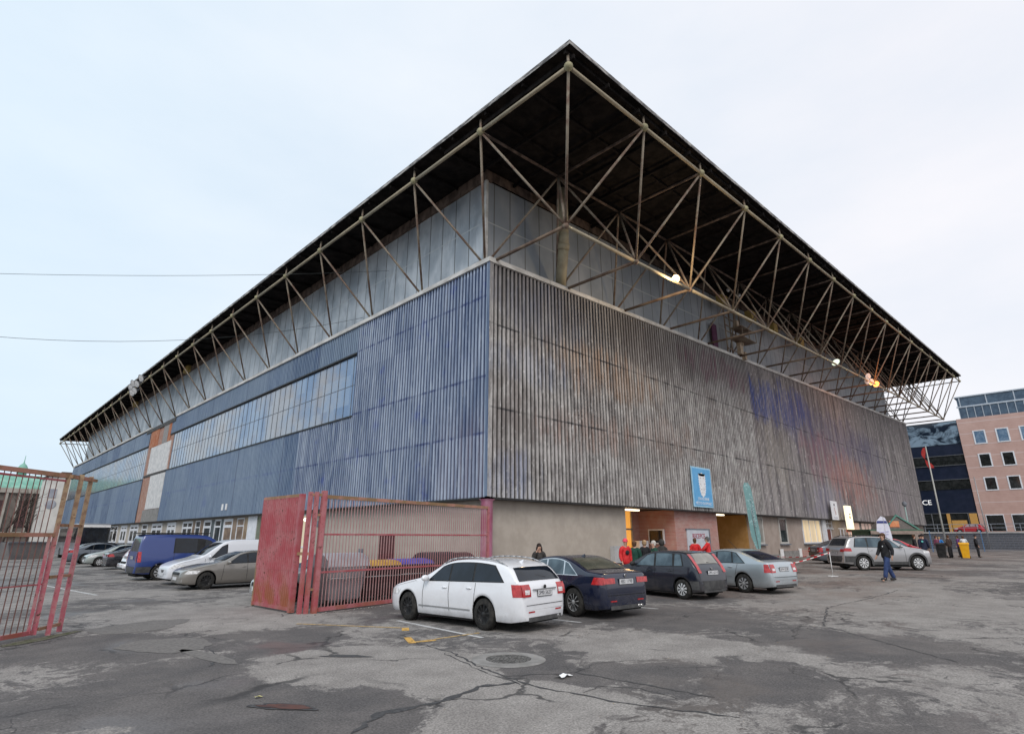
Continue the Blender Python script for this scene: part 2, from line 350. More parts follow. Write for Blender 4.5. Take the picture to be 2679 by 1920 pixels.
def seam(name, pts, w, seed, mat=None):
    rd = random.Random(seed); P = [Vector(p) for p in pts]; L_s = []
    for a_, b_ in zip(P, P[1:]):
        n = max(2, int((b_-a_).length/.12)); d_ = (b_-a_).normalized(); nn_ = Vector((-d_.y, d_.x))
        for i in range(n): L_s.append((a_+(b_-a_)*i/n+nn_*rd.uniform(-.035,.035), nn_, w*rd.uniform(.15,1.0)))
    L_s.append((P[-1], nn_, .01)); L_s[0] = (L_s[0][0], L_s[0][1], .01); b = MB()
    b.grid([[(*(p+n_*q), zg(p.x)+.0045), (*(p-n_*q*.8), zg(p.x)+.0045)] for p, n_, q in L_s], 0, False); return tag(b.build(name, mat or M['tar']), kind='structure')
seam('crack_seam', [(-9.3,-7.7),(-9.62,-8.7),(-9.75,-9.9),(-10.2,-11.3),(-10.45,-12.6),(-10.25,-13.9),(-9.8,-15.2)], .035, 1)
seam('crack_seam', [(-9.9,-9.9),(-10.35,-11.5),(-10.5,-12.4)], .02, 2)
seam('crack_seam', [(-10.45,-12.3),(-11.0,-12.1),(-11.8,-12.3),(-12.6,-12.2),(-13.2,-12.6)], .09, 3)
seam('crack_seam', [(-10.3,-11.9),(-9.4,-12.5),(-9.3,-13.6),(-9.2,-14.6)], .03, 4)
seam('crack_seam', [(-9.4,-12.5),(-8.6,-12.3),(-8.0,-12.6)], .012, 5)
seam('crack_seam', [(-10.2,-13.3),(-9.8,-13.2),(-9.5,-13.7),(-9.6,-14.3)], .015, 6)
seam('crack_seam', [(-12.1,-7.2),(-11.0,-7.9),(-9.8,-8.5)], .012, 7)
seam('crack_seam', [(-8.6,-7.4),(-9.5,-7.9),(-9.7,-8.9)], .02, 8)
seam('crack_seam', [(-4.5,-16.4),(-2.0,-13.6),(1.5,-12.6),(8,-12.9)], .03, 9)
seam('crack_seam', [(-12.72,-6.6),(-12.85,-7.6),(-13.2,-8.15)], .03, 10)
blobsheet('puddle', M['mud'], (-13.28,-11.2), .34, .09, -.95, seed=10, dz=.012)
blobsheet('pothole_rim', M['tar'], (-13.3,-11.17), .43, .13, -.95, seed=11, dz=.008)
M['litter'] = simple('paper_litter', (.7,.7,.7), (.8,.8,.78))
for k, (x, y, s, c, l) in enumerate([(-9.75,-12.55,.13,(.75,.75,.75),'crumpled white paper on the asphalt crack below the manhole'),(-13.35,-10.55,.05,(.45,.42,.2),'dry yellowish leaf on the dark asphalt near the muddy pothole')]):
    rnd = random.Random(k+4); b = MB(); P = [[(x+s*(i/4-.5)*2+rnd.uniform(-.2,.2)*s, y+s*.5*(j/3-.5)*2+rnd.uniform(-.2,.2)*s, zg(x)+.012+rnd.uniform(0,.35)*s) for i in range(5)] for j in range(4)]
    b.grid(P, 0, False); tag(b.build('paper_scrap' if k == 0 else 'fallen_leaf', simple('litter_%d' % k, c)), l, 'litter' if k == 0 else 'leaf')

# ------------------------------------------------------------------ the hall
HALL = empty('sports_hall', (0,0,0), 0, 'big weathered sports hall in blue and grey corrugated sheets under a jutting flat roof', 'building')
LX, LY = 86.6, 120.2
SX, SY = 5.5, 5.317
XO, YO = -2.38, -7.21
ZU = lambda i: 19.90+.2915*i
ZL = lambda i: 14.98+.2448*i
zb = lambda x: 14.77+.0424*x        # underside of the ledge along the right front
def streaks(name, kind):
    n = NT(name); x, y, z = n.xyz(); 
    if kind == 'right':
        st = n.noise(1, 5, .65, n.vec((3.2,.01,.16))); st2 = n.noise(1, 5, .7, n.vec((9,.01,.5),(3,0,0))); big = n.noise(1, 5, .6, n.vec((.13,.01,.22)))
        mot = n.noise(1, 6, .72, n.vec((1.6,.01,.75),(2,0,1))); sp = n.noise(1, 4, .7, n.vec((16,.01,2.2)))
        col = n.mix(n.ramp(n.math('ADD', n.math('MULTIPLY', st, .45), n.math('MULTIPLY', mot, .55)), .40, .60), (.135,.125,.12), (.33,.315,.30))
        col = n.mix(n.ramp(n.noise(1, 4, .6, n.vec((.3,.01,.35),(5,0,3))), .48, .68, 0, .7), col, (.15,.13,.12))
        col = n.mix(n.ramp(n.noise(1, 6, .75, n.vec((7,.01,1.6),(3,0,0))), .54, .68, 0, .75), col, (.56,.55,.53)); col = n.mix(n.ramp(sp, .55, .68, 0, .6), col, (.06,.055,.055))
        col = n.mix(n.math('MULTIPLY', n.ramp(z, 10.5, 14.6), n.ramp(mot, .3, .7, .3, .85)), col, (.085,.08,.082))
        def patch(cx, cz, rx, rz, c, amt, nsc=.3):
            a = n.math('DIVIDE', n.math('SUBTRACT', x, cx), rx); b_ = n.math('DIVIDE', n.math('SUBTRACT', z, cz), rz)
            d = n.math('ADD', n.math('MULTIPLY', a, a), n.math('MULTIPLY', b_, b_)); d = n.math('ADD', d, n.math('MULTIPLY', n.math('SUBTRACT', n.noise(1, 5, .7, n.vec((.9,.01,.28),(cx,0,cz))), .5), 6.))
            return n.math('MULTIPLY', n.math('MULTIPLY', n.ramp(d, 1.35, .1), n.ramp(n.noise(1, 4, .7, n.vec((4.5,.01,.25),(cz,0,cx))), .36, .62)), amt), c
        for args in [(9.5,10.9,5.5,1.6,(.27,.165,.10),.6),(7,7.3,4,1.2,(.26,.13,.085),.35),(15,8,5,1.2,(.25,.15,.11),.3),(4,13.2,4,1.6,(.12,.13,.17),.6),
                     (14,13.6,9,1.7,(.075,.068,.068),.75),(24,14.2,6,1.2,(.10,.04,.06),.75),(1.5,4.3,2,1.4,(.2,.26,.42),.35),(3,10,4,1.,(.2,.26,.38),.25)]:
            f, c = patch(*args); col = n.mix(f, col, c)
        # beyond 29 m another batch of sheets: darker, bluish and pinkish paint remains
        far = n.ramp(x, 28.9, 29.2)
        fc = n.mix(n.ramp(n.noise(1, 5, .65, n.vec((1.6,.01,.12),(7,0,0))), .35, .65), (.075,.068,.072), (.25,.23,.22)); fc = n.mix(n.ramp(n.noise(1, 6, .75, n.vec((5,.01,.9),(3,0,0))), .54, .66, 0, .8), fc, (.46,.43,.42))
        for args in [(36,13.3,9,2.2,(.03,.055,.19),1.),(50,12.2,16,2.6,(.085,.08,.14),.7),(46,9.5,7,2.6,(.20,.10,.12),.7),(54,7.6,9,2.6,(.27,.13,.11),.8),(62,11,8,3,(.09,.09,.14),.6),(33,8.5,4,3,(.27,.24,.2),.5),(72,6,8,3,(.20,.17,.19),.6),(44,5,6,2,(.16,.15,.21),.6),(62,5,9,2,(.24,.17,.16),.5)]:
            f, c = patch(*args); fc = n.mix(f, fc, c)
        col = n.mix(far, col, fc)
        for zs_ in (7.54, 11.6): col = n.mix(n.math('MULTIPLY', n.ramp(n.math('ABSOLUTE', n.math('SUBTRACT', z, zs_)), .07, .03), n.ramp(n.noise(1, 4, .7, n.vec((.8,.01,1),(1,0,7))), .38, .6, .05, .85)), col, (.03,.03,.034))  # sheet seams: overlap shadow and dirt painted as dark lines
        col = n.mix(1, col, n.mix(n.ramp(y, -.03, .05), (1.50,1.53,1.57), (.22,.218,.222)), 'MULTIPLY')  # by rib depth: soot and wear plus self-shadow painted into the grooves
        n.bump(st2, .25, .01); return n.fin(col, .62, .0, spec=.25)
    u = y
    st = n.noise(1, 5, .65, n.vec((.01,3.5,.14))); st2 = n.noise(1, 5, .7, n.vec((.01,9,.4),(0,3,0))); big = n.noise(1, 4, .6, n.vec((.01,.09,.16)))
    if kind == 'near':
        col = n.mix(n.ramp(st, .35, .65), (.05,.085,.18), (.13,.17,.26)); col = n.mix(n.ramp(st2, .52, .7, 0, .8), col, (.36,.42,.49))
        col = n.mix(n.ramp(n.noise(1, 4, .65, n.vec((.01,.5,.55),(0,1,4))), .58, .7, 0, .85), col, (.02,.05,.26))
        pk = n.math('MULTIPLY', n.ramp(y, 6, 1), n.ramp(z, 8.4, 5.5)); col = n.mix(n.math('MULTIPLY', pk, n.ramp(st, .3, .7, .1, .6)), col, (.22,.17,.22))
    else:
        col = n.mix(n.ramp(st, .35, .65), (.05,.095,.18), (.135,.19,.28)); col = n.mix(n.ramp(st2, .5, .72, 0, .5), col, (.32,.38,.45))
        col = n.mix(n.ramp(big, .45, .65, 0, .55), col, (.06,.11,.23))
        col = n.mix(n.ramp(n.noise(1, 4, .65, n.vec((.01,.35,.5),(0,1,4))), .6, .72, 0, .8), col, (.02,.05,.24))
        sh = n.math('MULTIPLY', n.ramp(n.math('ABSOLUTE', n.math('SUBTRACT', z, 6.34)), .16, .04), n.ramp(n.noise(1, 3, .7, n.vec((.01,1.3,2))), .42, .55)); col = n.mix(n.math('MULTIPLY', sh, .8), col, (.03,.06,.22))
    if kind == 'near':
        worn = n.ramp(x, .0, -.035); pw = n.t.nodes.new('ShaderNodeTexWhiteNoise'); pw.noise_dimensions = '2D'; pc = n.t.nodes.new('ShaderNodeCombineXYZ'); n.put(pc.inputs[0], n.math('FLOOR', n.math('DIVIDE', y, 2.0))); n.put(pc.inputs[1], n.math('FLOOR', n.math('DIVIDE', n.math('SUBTRACT', z, 3.6), 2.72))); n.t.links.new(pc.outputs[0], pw.inputs['Vector']); fd = n.math('ADD', n.math('MULTIPLY', pw.outputs['Value'], .55), n.math('MULTIPLY', n.ramp(n.noise(1, 6, .7, n.vec((.01,1.6,.25),(0,6,2))), .38, .62), .5)); col = n.mix(n.math('MULTIPLY', worn, n.math('MULTIPLY', fd, n.ramp(st2, .3, .62, .35, .95))), col, (.42,.48,.58)); col = n.mix(n.math('MULTIPLY', n.ramp(x, .0, .06), .7), col, (.02,.038,.12))  # last mix darkens the grooves: old paint and dirt plus painted-in shade
        for zs_ in (9.0, 13.03, 6.34): col = n.mix(n.math('MULTIPLY', n.ramp(n.math('ABSOLUTE', n.math('SUBTRACT', z, zs_)), .10, .02), n.ramp(n.noise(1, 4, .7, n.vec((.01,1.5,1.2))), .40, .6, .1, .8)), col, (.018,.035,.15))  # navy seam lines: dirt and the overlap's shadow put into the colour
    else:
        wn = n.t.nodes.new('ShaderNodeTexWhiteNoise'); wn.noise_dimensions = '1D'; n.put(wn.inputs['W'], n.math('FLOOR', n.math('DIVIDE', y, 4.4))); col = n.mix(n.ramp(wn.outputs[0], 0, 1, 0, .4), col, (.22,.28,.36)); col = n.mix(n.ramp(wn.outputs[0], .45, 0, 0, .5), col, (.04,.075,.16))
        jn = n.math('ABSOLUTE', n.math('SUBTRACT', n.math('FRACT', n.math('DIVIDE', y, 4.4)), .5)); col = n.mix(n.ramp(jn, .478, .492, 0, .7), col, (.03,.05,.12))
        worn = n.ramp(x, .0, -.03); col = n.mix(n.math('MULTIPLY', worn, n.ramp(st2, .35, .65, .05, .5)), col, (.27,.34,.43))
    return n.fin(col, .5, .0, spec=.35)
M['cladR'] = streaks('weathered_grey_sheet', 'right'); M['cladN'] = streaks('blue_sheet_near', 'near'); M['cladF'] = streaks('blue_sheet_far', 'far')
def corrugated(name, mat, axis, u0, u1, z0, z1, off=0., pitch=.28, depth=.19, parent=HALL):
    b = MB(); us = []; k = 0; u = u0
    prof = [(0,0),(.50,0),(.55,1),(.95,1)]
    while u < u1-1e-3:
        for a, d in prof:
            if u+a*pitch < u1: us.append((u+a*pitch, d*depth))
        u += pitch
    us.append((u1, 0)); rows = []
    for zf, oo in ((z0, off-.012), (z1, off)):
        row = []
        for uu, d in us:
            z = zf(uu) if callable(zf) else zf
            row.append((uu, oo+d, z) if axis == 'x' else (oo+d, uu, z))
        rows.append(row)
    b.grid(rows, 0, False); return b.build(name, mat, parent)
# right front (plane y = 0), three rows of sheets
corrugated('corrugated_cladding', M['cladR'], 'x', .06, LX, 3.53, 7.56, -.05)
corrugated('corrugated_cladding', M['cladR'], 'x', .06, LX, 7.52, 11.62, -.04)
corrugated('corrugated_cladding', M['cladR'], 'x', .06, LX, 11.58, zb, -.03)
# left front (plane x = 0): full height near the corner, then bands with glazing between
corrugated('corrugated_cladding', M['cladN'], 'y', .06, 12.3, 3.5, 9.03, -.05, .25)
corrugated('corrugated_cladding', M['cladN'], 'y', .06, 12.3, 8.98, 13.05, -.04, .25)
corrugated('corrugated_cladding', M['cladN'], 'y', .06, 12.3, 13.0, 14.77, -.03, .25)
corrugated('corrugated_cladding', M['cladF'], 'y', 12.3, 53.2, 12.95, 14.77, -.03, .25)
corrugated('corrugated_cladding', M['cladN'], 'y', 12.3, 19.5, 3.5, 8.9, -.05, .25)
corrugated('corrugated_cladding', M['cladF'], 'y', 19.5, 52.5, 3.5, 8.9, -.05, .25, .07)
corrugated('corrugated_cladding', M['cladF'], 'y', 62.4, LY, 3.5, 8.6, -.05, .25, .07)
corrugated('corrugated_cladding', M['cladF'], 'y', 62.6, LY, 12.6, 14.6, -.03, .25, .07)
# glazing strips
def strip_mat():
    n = NT('strip_glazing'); x, y, z = n.xyz(); v = n.vec((.01,1,1))
    pane = n.t.nodes.new('ShaderNodeTexWhiteNoise'); pane.noise_dimensions = '2D'
    fl = n.t.nodes.new('ShaderNodeCombineXYZ'); n.put(fl.inputs[0], n.math('FLOOR', n.math('DIVIDE', y, .93))); n.put(fl.inputs[1], n.math('FLOOR', n.math('DIVIDE', z, 1.95))); n.t.links.new(fl.outputs[0], pane.inputs['Vector'])
    cl = n.ramp(n.noise(.16, 5, .6, n.vec((.01,1,1.4),(0,4,2))), .4, .62)  # cl: brownish cloud reflections painted into the pane colour
    col = n.mix(cl, (.17,.24,.36), (.36,.32,.31)); col = n.mix(n.ramp(pane.outputs['Value'], 0, 1, 0, .3), col, (.44,.50,.57)); 
    n.bump(n.noise(1.1, 3, .5, v), .22, .05); return n.fin(col, .16, .72, spec=.6)
M['strip'] = strip_mat(); M['mullion'] = simple('dark_mullion', (.12,.14,.17), (.2,.21,.23), 4, .6); M['sealer'] = simple('sealant_white', (.45,.47,.48), (.55,.55,.55), 3, .6)
for (ya, yb, za, zc) in [(12.3,53.2,8.95,12.9),(62.6,LY,8.62,12.55)]:
    b = MB(); b.box((.05,ya,za),(.09,yb,zc)); st = b.build('window_strip', M['strip'], HALL)
    m = MB(); y = ya+.4; k = 0
    while y < yb: m.box((.028,y,za+.02),(.05,y+.03,zc-.02)); y += .93
    m.box((.03,ya,(za+zc)/2-.015),(.05,yb,(za+zc)/2+.015)); m.build('mullions', M['mullion'], st)
    m = MB(); m.box((-.1,ya,zc-.02),(.2,yb,zc+.08)); m.box((-.09,ya,za-.10),(.2,yb,za)); m.build('flashing', M['black'], st)
# core behind the sheets
M['core'] = simple('bare_backing', (.09,.085,.08), (.13,.12,.11), 2, .9)
b = MB(); b.face([(.22,.22,3.55),(LX-.12,.22,3.55),(LX-.12,.22,zb(LX)),(.22,.22,14.75)]); b.face([(.22,.22,3.55),(.22,LY,3.55),(.22,LY,14.7),(.22,.22,14.7)])
b.face([(LX-.1,.12,0),(LX-.1,LY,0),(LX-.1,LY,18.3),(LX-.1,.12,18.3)]); b.face([(.12,LY-.1,0),(LX,LY-.1,0),(LX,LY-.1,18),(.12,LY-.1,14.7)])
b.face([(.12,.1,3.55),(LX,.1,3.55),(LX,LY,3.55),(.12,LY,3.55)]); b.face([(.14,.12,14.75),(LX,.12,zb(LX)),(LX,LY,zb(LX)),(.14,LY,14.75)]); b.build('inner_wall', M['core'], HALL)
# brick bay between the two glazing strips
def brick_mat(name, c1, c2, mort, sc=1., axis='y', vary=.5):
    n = NT(name); x, y, z = n.xyz(); cb = n.t.nodes.new('ShaderNodeCombineXYZ'); n.put(cb.inputs[0], y if axis == 'y' else x); n.put(cb.inputs[1], z)
    t = n.t.nodes.new('ShaderNodeTexBrick'); n.t.links.new(cb.outputs[0], t.inputs['Vector']); t.inputs['Scale'].default_value = 1
    t.inputs['Brick Width'].default_value = .29*sc; t.inputs['Row Height'].default_value = .085*sc; t.inputs['Mortar Size'].default_value = .009*sc; t.inputs['Color1'].default_value = (*c1, 1); t.inputs['Color2'].default_value = (*c2, 1); t.inputs['Mortar'].default_value = (*mort, 1)
    col = n.mix(n.ramp(n.noise(1.6, 5, .65), .4, .7, 0, vary), t.outputs[0], (.42,.33,.29)); col = n.mix(n.ramp(n.noise(9, 5, .7), .55, .75, 0, .4), col, (.5,.42,.38))
    n.bump(t.outputs[1], -.4, .01); return n.fin(col, .85)
M['brick'] = brick_mat('old_red_brick', (.27,.10,.065), (.36,.16,.10), (.30,.26,.22))
M['brick_front'] = brick_mat('entrance_brick', (.34,.13,.11), (.42,.19,.16), (.42,.36,.33), axis='x')
M['board'] = simple('insulation_board', (.50,.50,.50), (.62,.61,.60), 2, .8, lo=.4, hi=.6); M['rust'] = simple('rusty_panel', (.34,.10,.04), (.42,.20,.12), 1.5, .85)
b = MB(); b.box((.02,52.0,3.4),(.12,62.6,14.4)); bay = b.build('brick_bay', M['brick'], HALL)
for yy0, yy1, z0, z1, mm, nm_ in [(52.5,60.8,9.0,12.2,'board','insulation_board'),(52.6,58.8,4.9,8.7,'board','insulation_board'),(52.6,59.6,3.45,4.85,'concrete','concrete_panel')]:
    b = MB(); b.box((-.06,yy0,z0),(.019,yy1,z1)); b.build(nm_, M[mm], bay)
b = MB(); b.box((-.05,54.4,12.25),(.019,56.4,14.3)); b.build('grey_panel', simple('weathered_board', (.2,.18,.17), (.28,.26,.25)), bay)
for y0, y1 in ((58.5,61.8),(53.3,54.3)): MB().box((-.05,y0,12.25),(.019,y1,14.3)).build('rusty_panel', M['rust'], bay)
b = MB(); b.box((-.05,52.6,8.72),(.2,62.3,8.95)); b.box((-.1,52.0,14.3),(.3,64.5,14.75)); b.build('ragged_edge', simple('charred_edge', (.02,.018,.016), (.07,.06,.055), 3), bay)
for y in (31.7,32.6):
    b = MB(); b.box((-.12,y,4.0),(-.06,y+.28,4.5)); b.build('small_sign', M['white'], HALL)
# ledge
M['ledge'] = simple('ledge_concrete', (.42,.41,.39), (.62,.61,.59), .8, .8, stretch=(1,1,3)); 
b = MB()
for x0, x1 in [(-.125, 4.33)]+[(i*4.33, (i+1)*4.33) for i in range(1, 20)]:
    b.face([(x0,-.12,zb(x0)),(x1-.02,-.12,zb(x1)),(x1-.02,-.12,zb(x1)+.24),(x0,-.12,zb(x0)+.24)]); b.face([(x0,-.12,zb(x0)+.24),(x1,-.12,zb(x1)+.24),(x1,1.1,zb(x1)+.24),(x0,1.1,zb(x0)+.24)]); b.face([(x0,-.12,zb(x0)),(x1,-.12,zb(x1)),(x1,.2,zb(x1)),(x0,.2,zb(x0))])
for y0, y1 in ((-.112,52.0),(62.5,LY)): b.box((-.13,y0,14.755),(.6,y1,14.985))
b.build('ledge', M['ledge'], HALL)
b = MB(); b.box((-.09,-.09,3.44),(.3,LY,3.52)); b.box((-.09,-.09,3.44),(LX,.3,3.52)); b.build('drip_edge', M['black'], HALL)
b = MB(); b.box((-.075,-.075,3.55),(-.045,.10,14.75)); b.build('corner_trim', M['cladF'], HALL)
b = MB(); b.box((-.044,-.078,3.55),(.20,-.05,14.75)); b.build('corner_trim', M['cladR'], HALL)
# upper recessed wall
def upper(name, axis, c1, c2, metal, rough, wr):
    n = NT(name); x, y, z = n.xyz(); u = x if axis == 'x' else y
    f = n.noise(1, 4, .55, n.vec((.5,.5,.35))); col = n.mix(n.ramp(f, .35, .65), c1, c2)
    sv = n.math('ABSOLUTE', n.math('SUBTRACT', n.math('FRACT', n.math('DIVIDE', u, 1.18)), .5)); seam = n.ramp(sv, .462, .485)
    hz = n.ramp(n.math('ABSOLUTE', n.math('SUBTRACT', z, n.math('ADD', 17.7, n.math('MULTIPLY', x, .045)))), .05, .025)
    col = n.mix(seam, col, (.10,.095,.09)); col = n.mix(n.math('MULTIPLY', hz, .8), col, (.45,.46,.46))
    n.bump(n.noise(1, 3, .5, n.vec((.9,.9,.32)), 1.5), wr, .12); return n.fin(col, rough, metal)
M['upL'] = upper('silver_film_panels', 'y', (.30,.33,.365), (.52,.54,.565), .4, .38, .55); M['upR'] = upper('grey_wall_panels', 'x', (.25,.275,.30), (.34,.36,.385), .1, .55, .15)
ux = .6; uy = 1.0; EX, EY = 81.5, 114
ub = MB(); ub.face([(ux,uy,14.9),(ux,EY,14.9),(ux,EY,20.2),(ux,uy,20.2)]); ub.build('upper_wall', M['upL'], HALL)
ub = MB(); ub.face([(ux,uy,14.9),(EX,uy,17.9),(EX,uy,24.6),(ux,uy,20.2)]); ub.face([(EX,uy,17.9),(EX,EY,17.9),(EX,EY,24.6),(EX,uy,24.6)]); ub.face([(ux,EY,14.9),(EX,EY,17.9),(EX,EY,24.6),(ux,EY,20.2)]); ub.build('upper_wall', M['upR'], HALL)
ub = MB(); ub.bar((ux-.03,uy-.03,14.98),(ux-.03,uy-.03,20.2),.16); ub.build('corner_trim', M['ledge'], HALL)
M['soffit'] = simple('soffit_boards', (.009,.008,.008), (.020,.017,.016), 2, .95, spec=.05); M['beam'] = simple('stained_beam', (.05,.035,.028), (.14,.10,.08), 2.5, .85, stretch=(1,1,.5))
fb = MB(); fb.box((ux-.15,uy-.15,20.15),(ux+.3,EY,20.75))
for i in range(18):
    x0 = ux-.15+i*4.5; x1 = min(x0+4.5, EX); z0 = 20.15+.053*(x0-ux); z1 = 20.15+.053*(x1-ux)
    fb.face([(x0,uy-.16,z0),(x1,uy-.16,z1),(x1,uy-.16,z1+.6),(x0,uy-.16,z0+.6)])
fb.build('stained_beam', M['beam'], HALL)
# roof slab
RX0, RY0, RX1, RY1 = XO-.25, YO-.3, XO+17*SX+.3, YO+25*SY+.3
zs = lambda x: 20.66+.053*(x-XO)
def roof_mat():
    n = NT('roof_edge_sheet'); f = n.noise(1, 5, .7, n.vec((1.2,1.2,6))); col = n.mix(n.ramp(f, .44, .6), (.07,.065,.065), (.38,.36,.34)); return n.fin(col, .7)
b = MB()
rp_ = [[(x, y, zs(x)+h) for x in (RX0, RX1)] for y, h in ((RY0,.02),(RY0,.22),(RY1,.22),(RY1,.02))]
b.grid(rp_, 0, False); b.face([rp_[0][0], rp_[1][0], rp_[2][0], rp_[3][0]]); b.face([rp_[0][1], rp_[1][1], rp_[2][1], rp_[3][1]])
roof = b.build('roof', roof_mat(), HALL)
b = MB(); b.face([(RX0+.02,RY0+.02,zs(RX0)+.01),(RX1-.02,RY0+.02,zs(RX1)+.01),(RX1-.02,RY1-.02,zs(RX1)+.01),(RX0+.02,RY1-.02,zs(RX0)+.01)])
for k in range(34):     # purlins
    pass
for k in range(4): y = RY0+.35+k*2.4; b.bar((RX0+.1,y,zs(RX0)-.08),(RX1-.1,y,zs(RX1)-.08),.12,.16)
for k in range(40): x = RX0+.4+k*2.35; b.bar((x,RY0+.1,zs(x)-.28),(x,1.0,zs(x)-.28),.1,.2)
for k in range(56): y = 1.+k*2.27; b.bar((RX0+.1,y,zs(RX0)-.1),(.6,y,zs(.6)-.1),.1,.16)
b.build('soffit', M['soffit'], roof)
# space frame: upper nodes U(i,j), lower nodes L(i,j) half a bay in
U_ = lambda i, j: Vector((XO+SX*i, YO+SY*j, ZU(i)))
L_ = lambda i, j: Vector((XO+SX*(i+.5), YO+SY*(j+.5), ZL(i)))
NI, NJ = 17, 25
inU = lambda i, j: i == 0 or j <= 1 or i >= NI-1 or j >= NJ-1
inL = lambda i, j: i == 0 or j <= 1 or i >= NI-2 or j >= NJ-2
def rust_mat():
    n = NT('rusty_truss_paint'); f = n.noise(1.1, 6, .7); f2 = n.noise(7, 4, .7); z = n.xyz()[2]
    col = n.mix(n.ramp(f, .42, .6), (.24,.20,.15), (.14,.085,.06)); col = n.mix(n.ramp(f2, .55, .72, 0, .7), col, (.10,.055,.04)); return n.fin(col, .7)
M['truss'] = rust_mat(); M['chord'] = simple('pale_truss_paint', (.30,.255,.18), (.37,.32,.23), 1.5, .65); M['chord_dark'] = simple('rusty_lower_strut', (.10,.065,.05), (.2,.15,.11), 1.5, .75); M['node'] = simple('node_casting', (.25,.23,.14), (.36,.33,.2), 3, .7)
tr = MB()
for i in range(NI): tr.tube(U_(i,0), U_(i+1,0), .085, n=8)
for j in range(NJ): tr.tube(U_(0,j), U_(0,j+1), .085, n=8)
for i in range(NI-1): tr.tube(L_(i,0), L_(i+1,0), .085, n=8)
for i in range(NI+1): tr.ball(U_(i,0), .19, 10, 6, 1)
for j in range(1, NJ+1): tr.ball(U_(0,j), .19, 8, 5, 1); 
for i in range(NI): tr.ball(L_(i,0), .15, 8, 5, 2)
TRUSS = tr.build('roof_truss', [M['chord'], M['node'], M['truss']], HALL)
bars = []
def addb(a, b, r, mat): bars.append((a, b, r, mat))
for i in range(NI+1):
    for j in range(NJ+1):
        if not inU(i, j): continue
        if 1 <= j <= NJ and i+1 <= NI and inU(i+1, j) and (i == 0 or j == 1 or i >= NI-1 or j >= NJ-1): addb(U_(i,j), U_(i+1,j), .07, 2)
        if 1 <= i and j+1 <= NJ and inU(i, j+1) and (j == 0 or i >= NI-1): addb(U_(i,j), U_(i,j+1), .07, 2)
        if i == 0 or j == 0: addb(U_(i,j), U_(i,j)+Vector((.05,.05,.72)), .06, 0)
for i in range(NI):
    for j in range(NJ):
        if not inL(i, j): continue
        for a in (0, 1):
            for c in (0, 1):
                if inU(i+a, j+c) and not (i == 0 and a == 1 and j > 1) : addb(U_(i+a,j+c), L_(i,j), .060, 0)
        if j == 0: addb(L_(i,0), L_(i,1), .085, 1)
        if i >= NI-2 and j > 0 and j+1 < NJ: addb(L_(i,j), L_(i,j+1), .07, 0)
        if i == NI-2: addb(L_(i,j), L_(i+1,j), .08, 1)
mid = lambda b_: ((b_[0]+b_[1])/2-CAM).length
bars.sort(key=mid); mats3 = [M['truss'], M['chord_dark'], M['soffit']]
for a, c, r, m in bars[:98]:
    q = MB(); q.tube(a, c, r, n=8); q.build('truss_bar', [M['truss'], M['chord_dark'], M['beam']][m], TRUSS)
q = MB()
for a, c, r, m in bars[98:]: q.tube(a, c, r, n=6, m=m)
tag(q.build('distant_truss_bars', [M['truss'], M['chord_dark'], M['beam']], TRUSS), kind='stuff')
# vent duct
q = MB(); q.path([(5.9,.55,15.1),(5.0,-.55,17.2),(4.85,-.7,18.0),(4.85,-.7,20.8)], .30, 14); q.tube((5.02,-.5,17.15),(4.95,-.62,17.45),.34,n=14); q.build('vent_duct', simple('ochre_duct', (.25,.21,.14), (.33,.29,.2), 2, .6), HALL)
M['bracket'] = simple('yellow_bracket', (.35,.25,.08), (.42,.3,.1), 3)
for a_, c_ in [((x,-.3,z+.2),(x+1.0,.3,z+1.0)) for x, z in ((25.5,20.0),(31,20.2),(36,20.4),(43,20.7))]+[((.1,51.6,20.1),(.5,53.2,20.8)),((.1,76,20.0),(.5,77.6,20.7))]: MB().box(a_, c_).build('roof_bracket', M['bracket'], HALL)
# ------------------------------------------------------------------ ground floor
def plaster(name, c1, c2):
    n = NT(name); x, y, z = n.xyz(); f = n.noise(1.1, 6, .65); col = n.mix(n.ramp(f, .35, .68), c1, c2)
    st = n.noise(1, 4, .6, n.vec((1.6,1.6,.25))); col = n.mix(n.ramp(st, .55, .75, 0, .35), col, tuple(c*.72 for c in c1))
    lo = n.math('MULTIPLY', n.ramp(z, .75, .5), n.ramp(n.noise(2, 4, .6), .3, .55)); col = n.mix(n.math('MULTIPLY', lo, .4), col, (.34,.32,.30))
    n.bump(n.noise(45, 3, .6), .25, .006); return n.fin(col, .9)
M['plaster'] = plaster('beige_plaster', (.36,.32,.275), (.43,.385,.335)); M['plaster2'] = plaster('pinkish_plaster', (.30,.245,.21), (.37,.31,.27))
M['amber'] = simple('amber_interior_wall', (.30,.17,.055), (.36,.21,.08), 2, .8); M['lamp_on'] = glow('tube_lamp_on', (1,.86,.62), 2.2)
GF = [(.4,10.9,'plaster'),(27.5,LX,'plaster2')]
for x0, x1, m in GF:
    q = MB(); q.box((x0,.4,-.3),(x1,.75,3.5)); q.build('plaster_wall', M[m], HALL)
q = MB(); q.box((.4,.751,-.3),(.7,LY,3.5)); q.build('plaster_wall', M['plaster'], HALL)
q = MB(); q.box((.38,.34,-.2),(10.92,.45,.62)); q.box((27.45,.34,-.2),(33,.45,.55)); q.build('plinth', M['concrete'], HALL)
q = MB(); q.box((33.0,.30,-.2),(58,.45,.80)); q.build('brick_plinth', M['brick_front'], HALL)
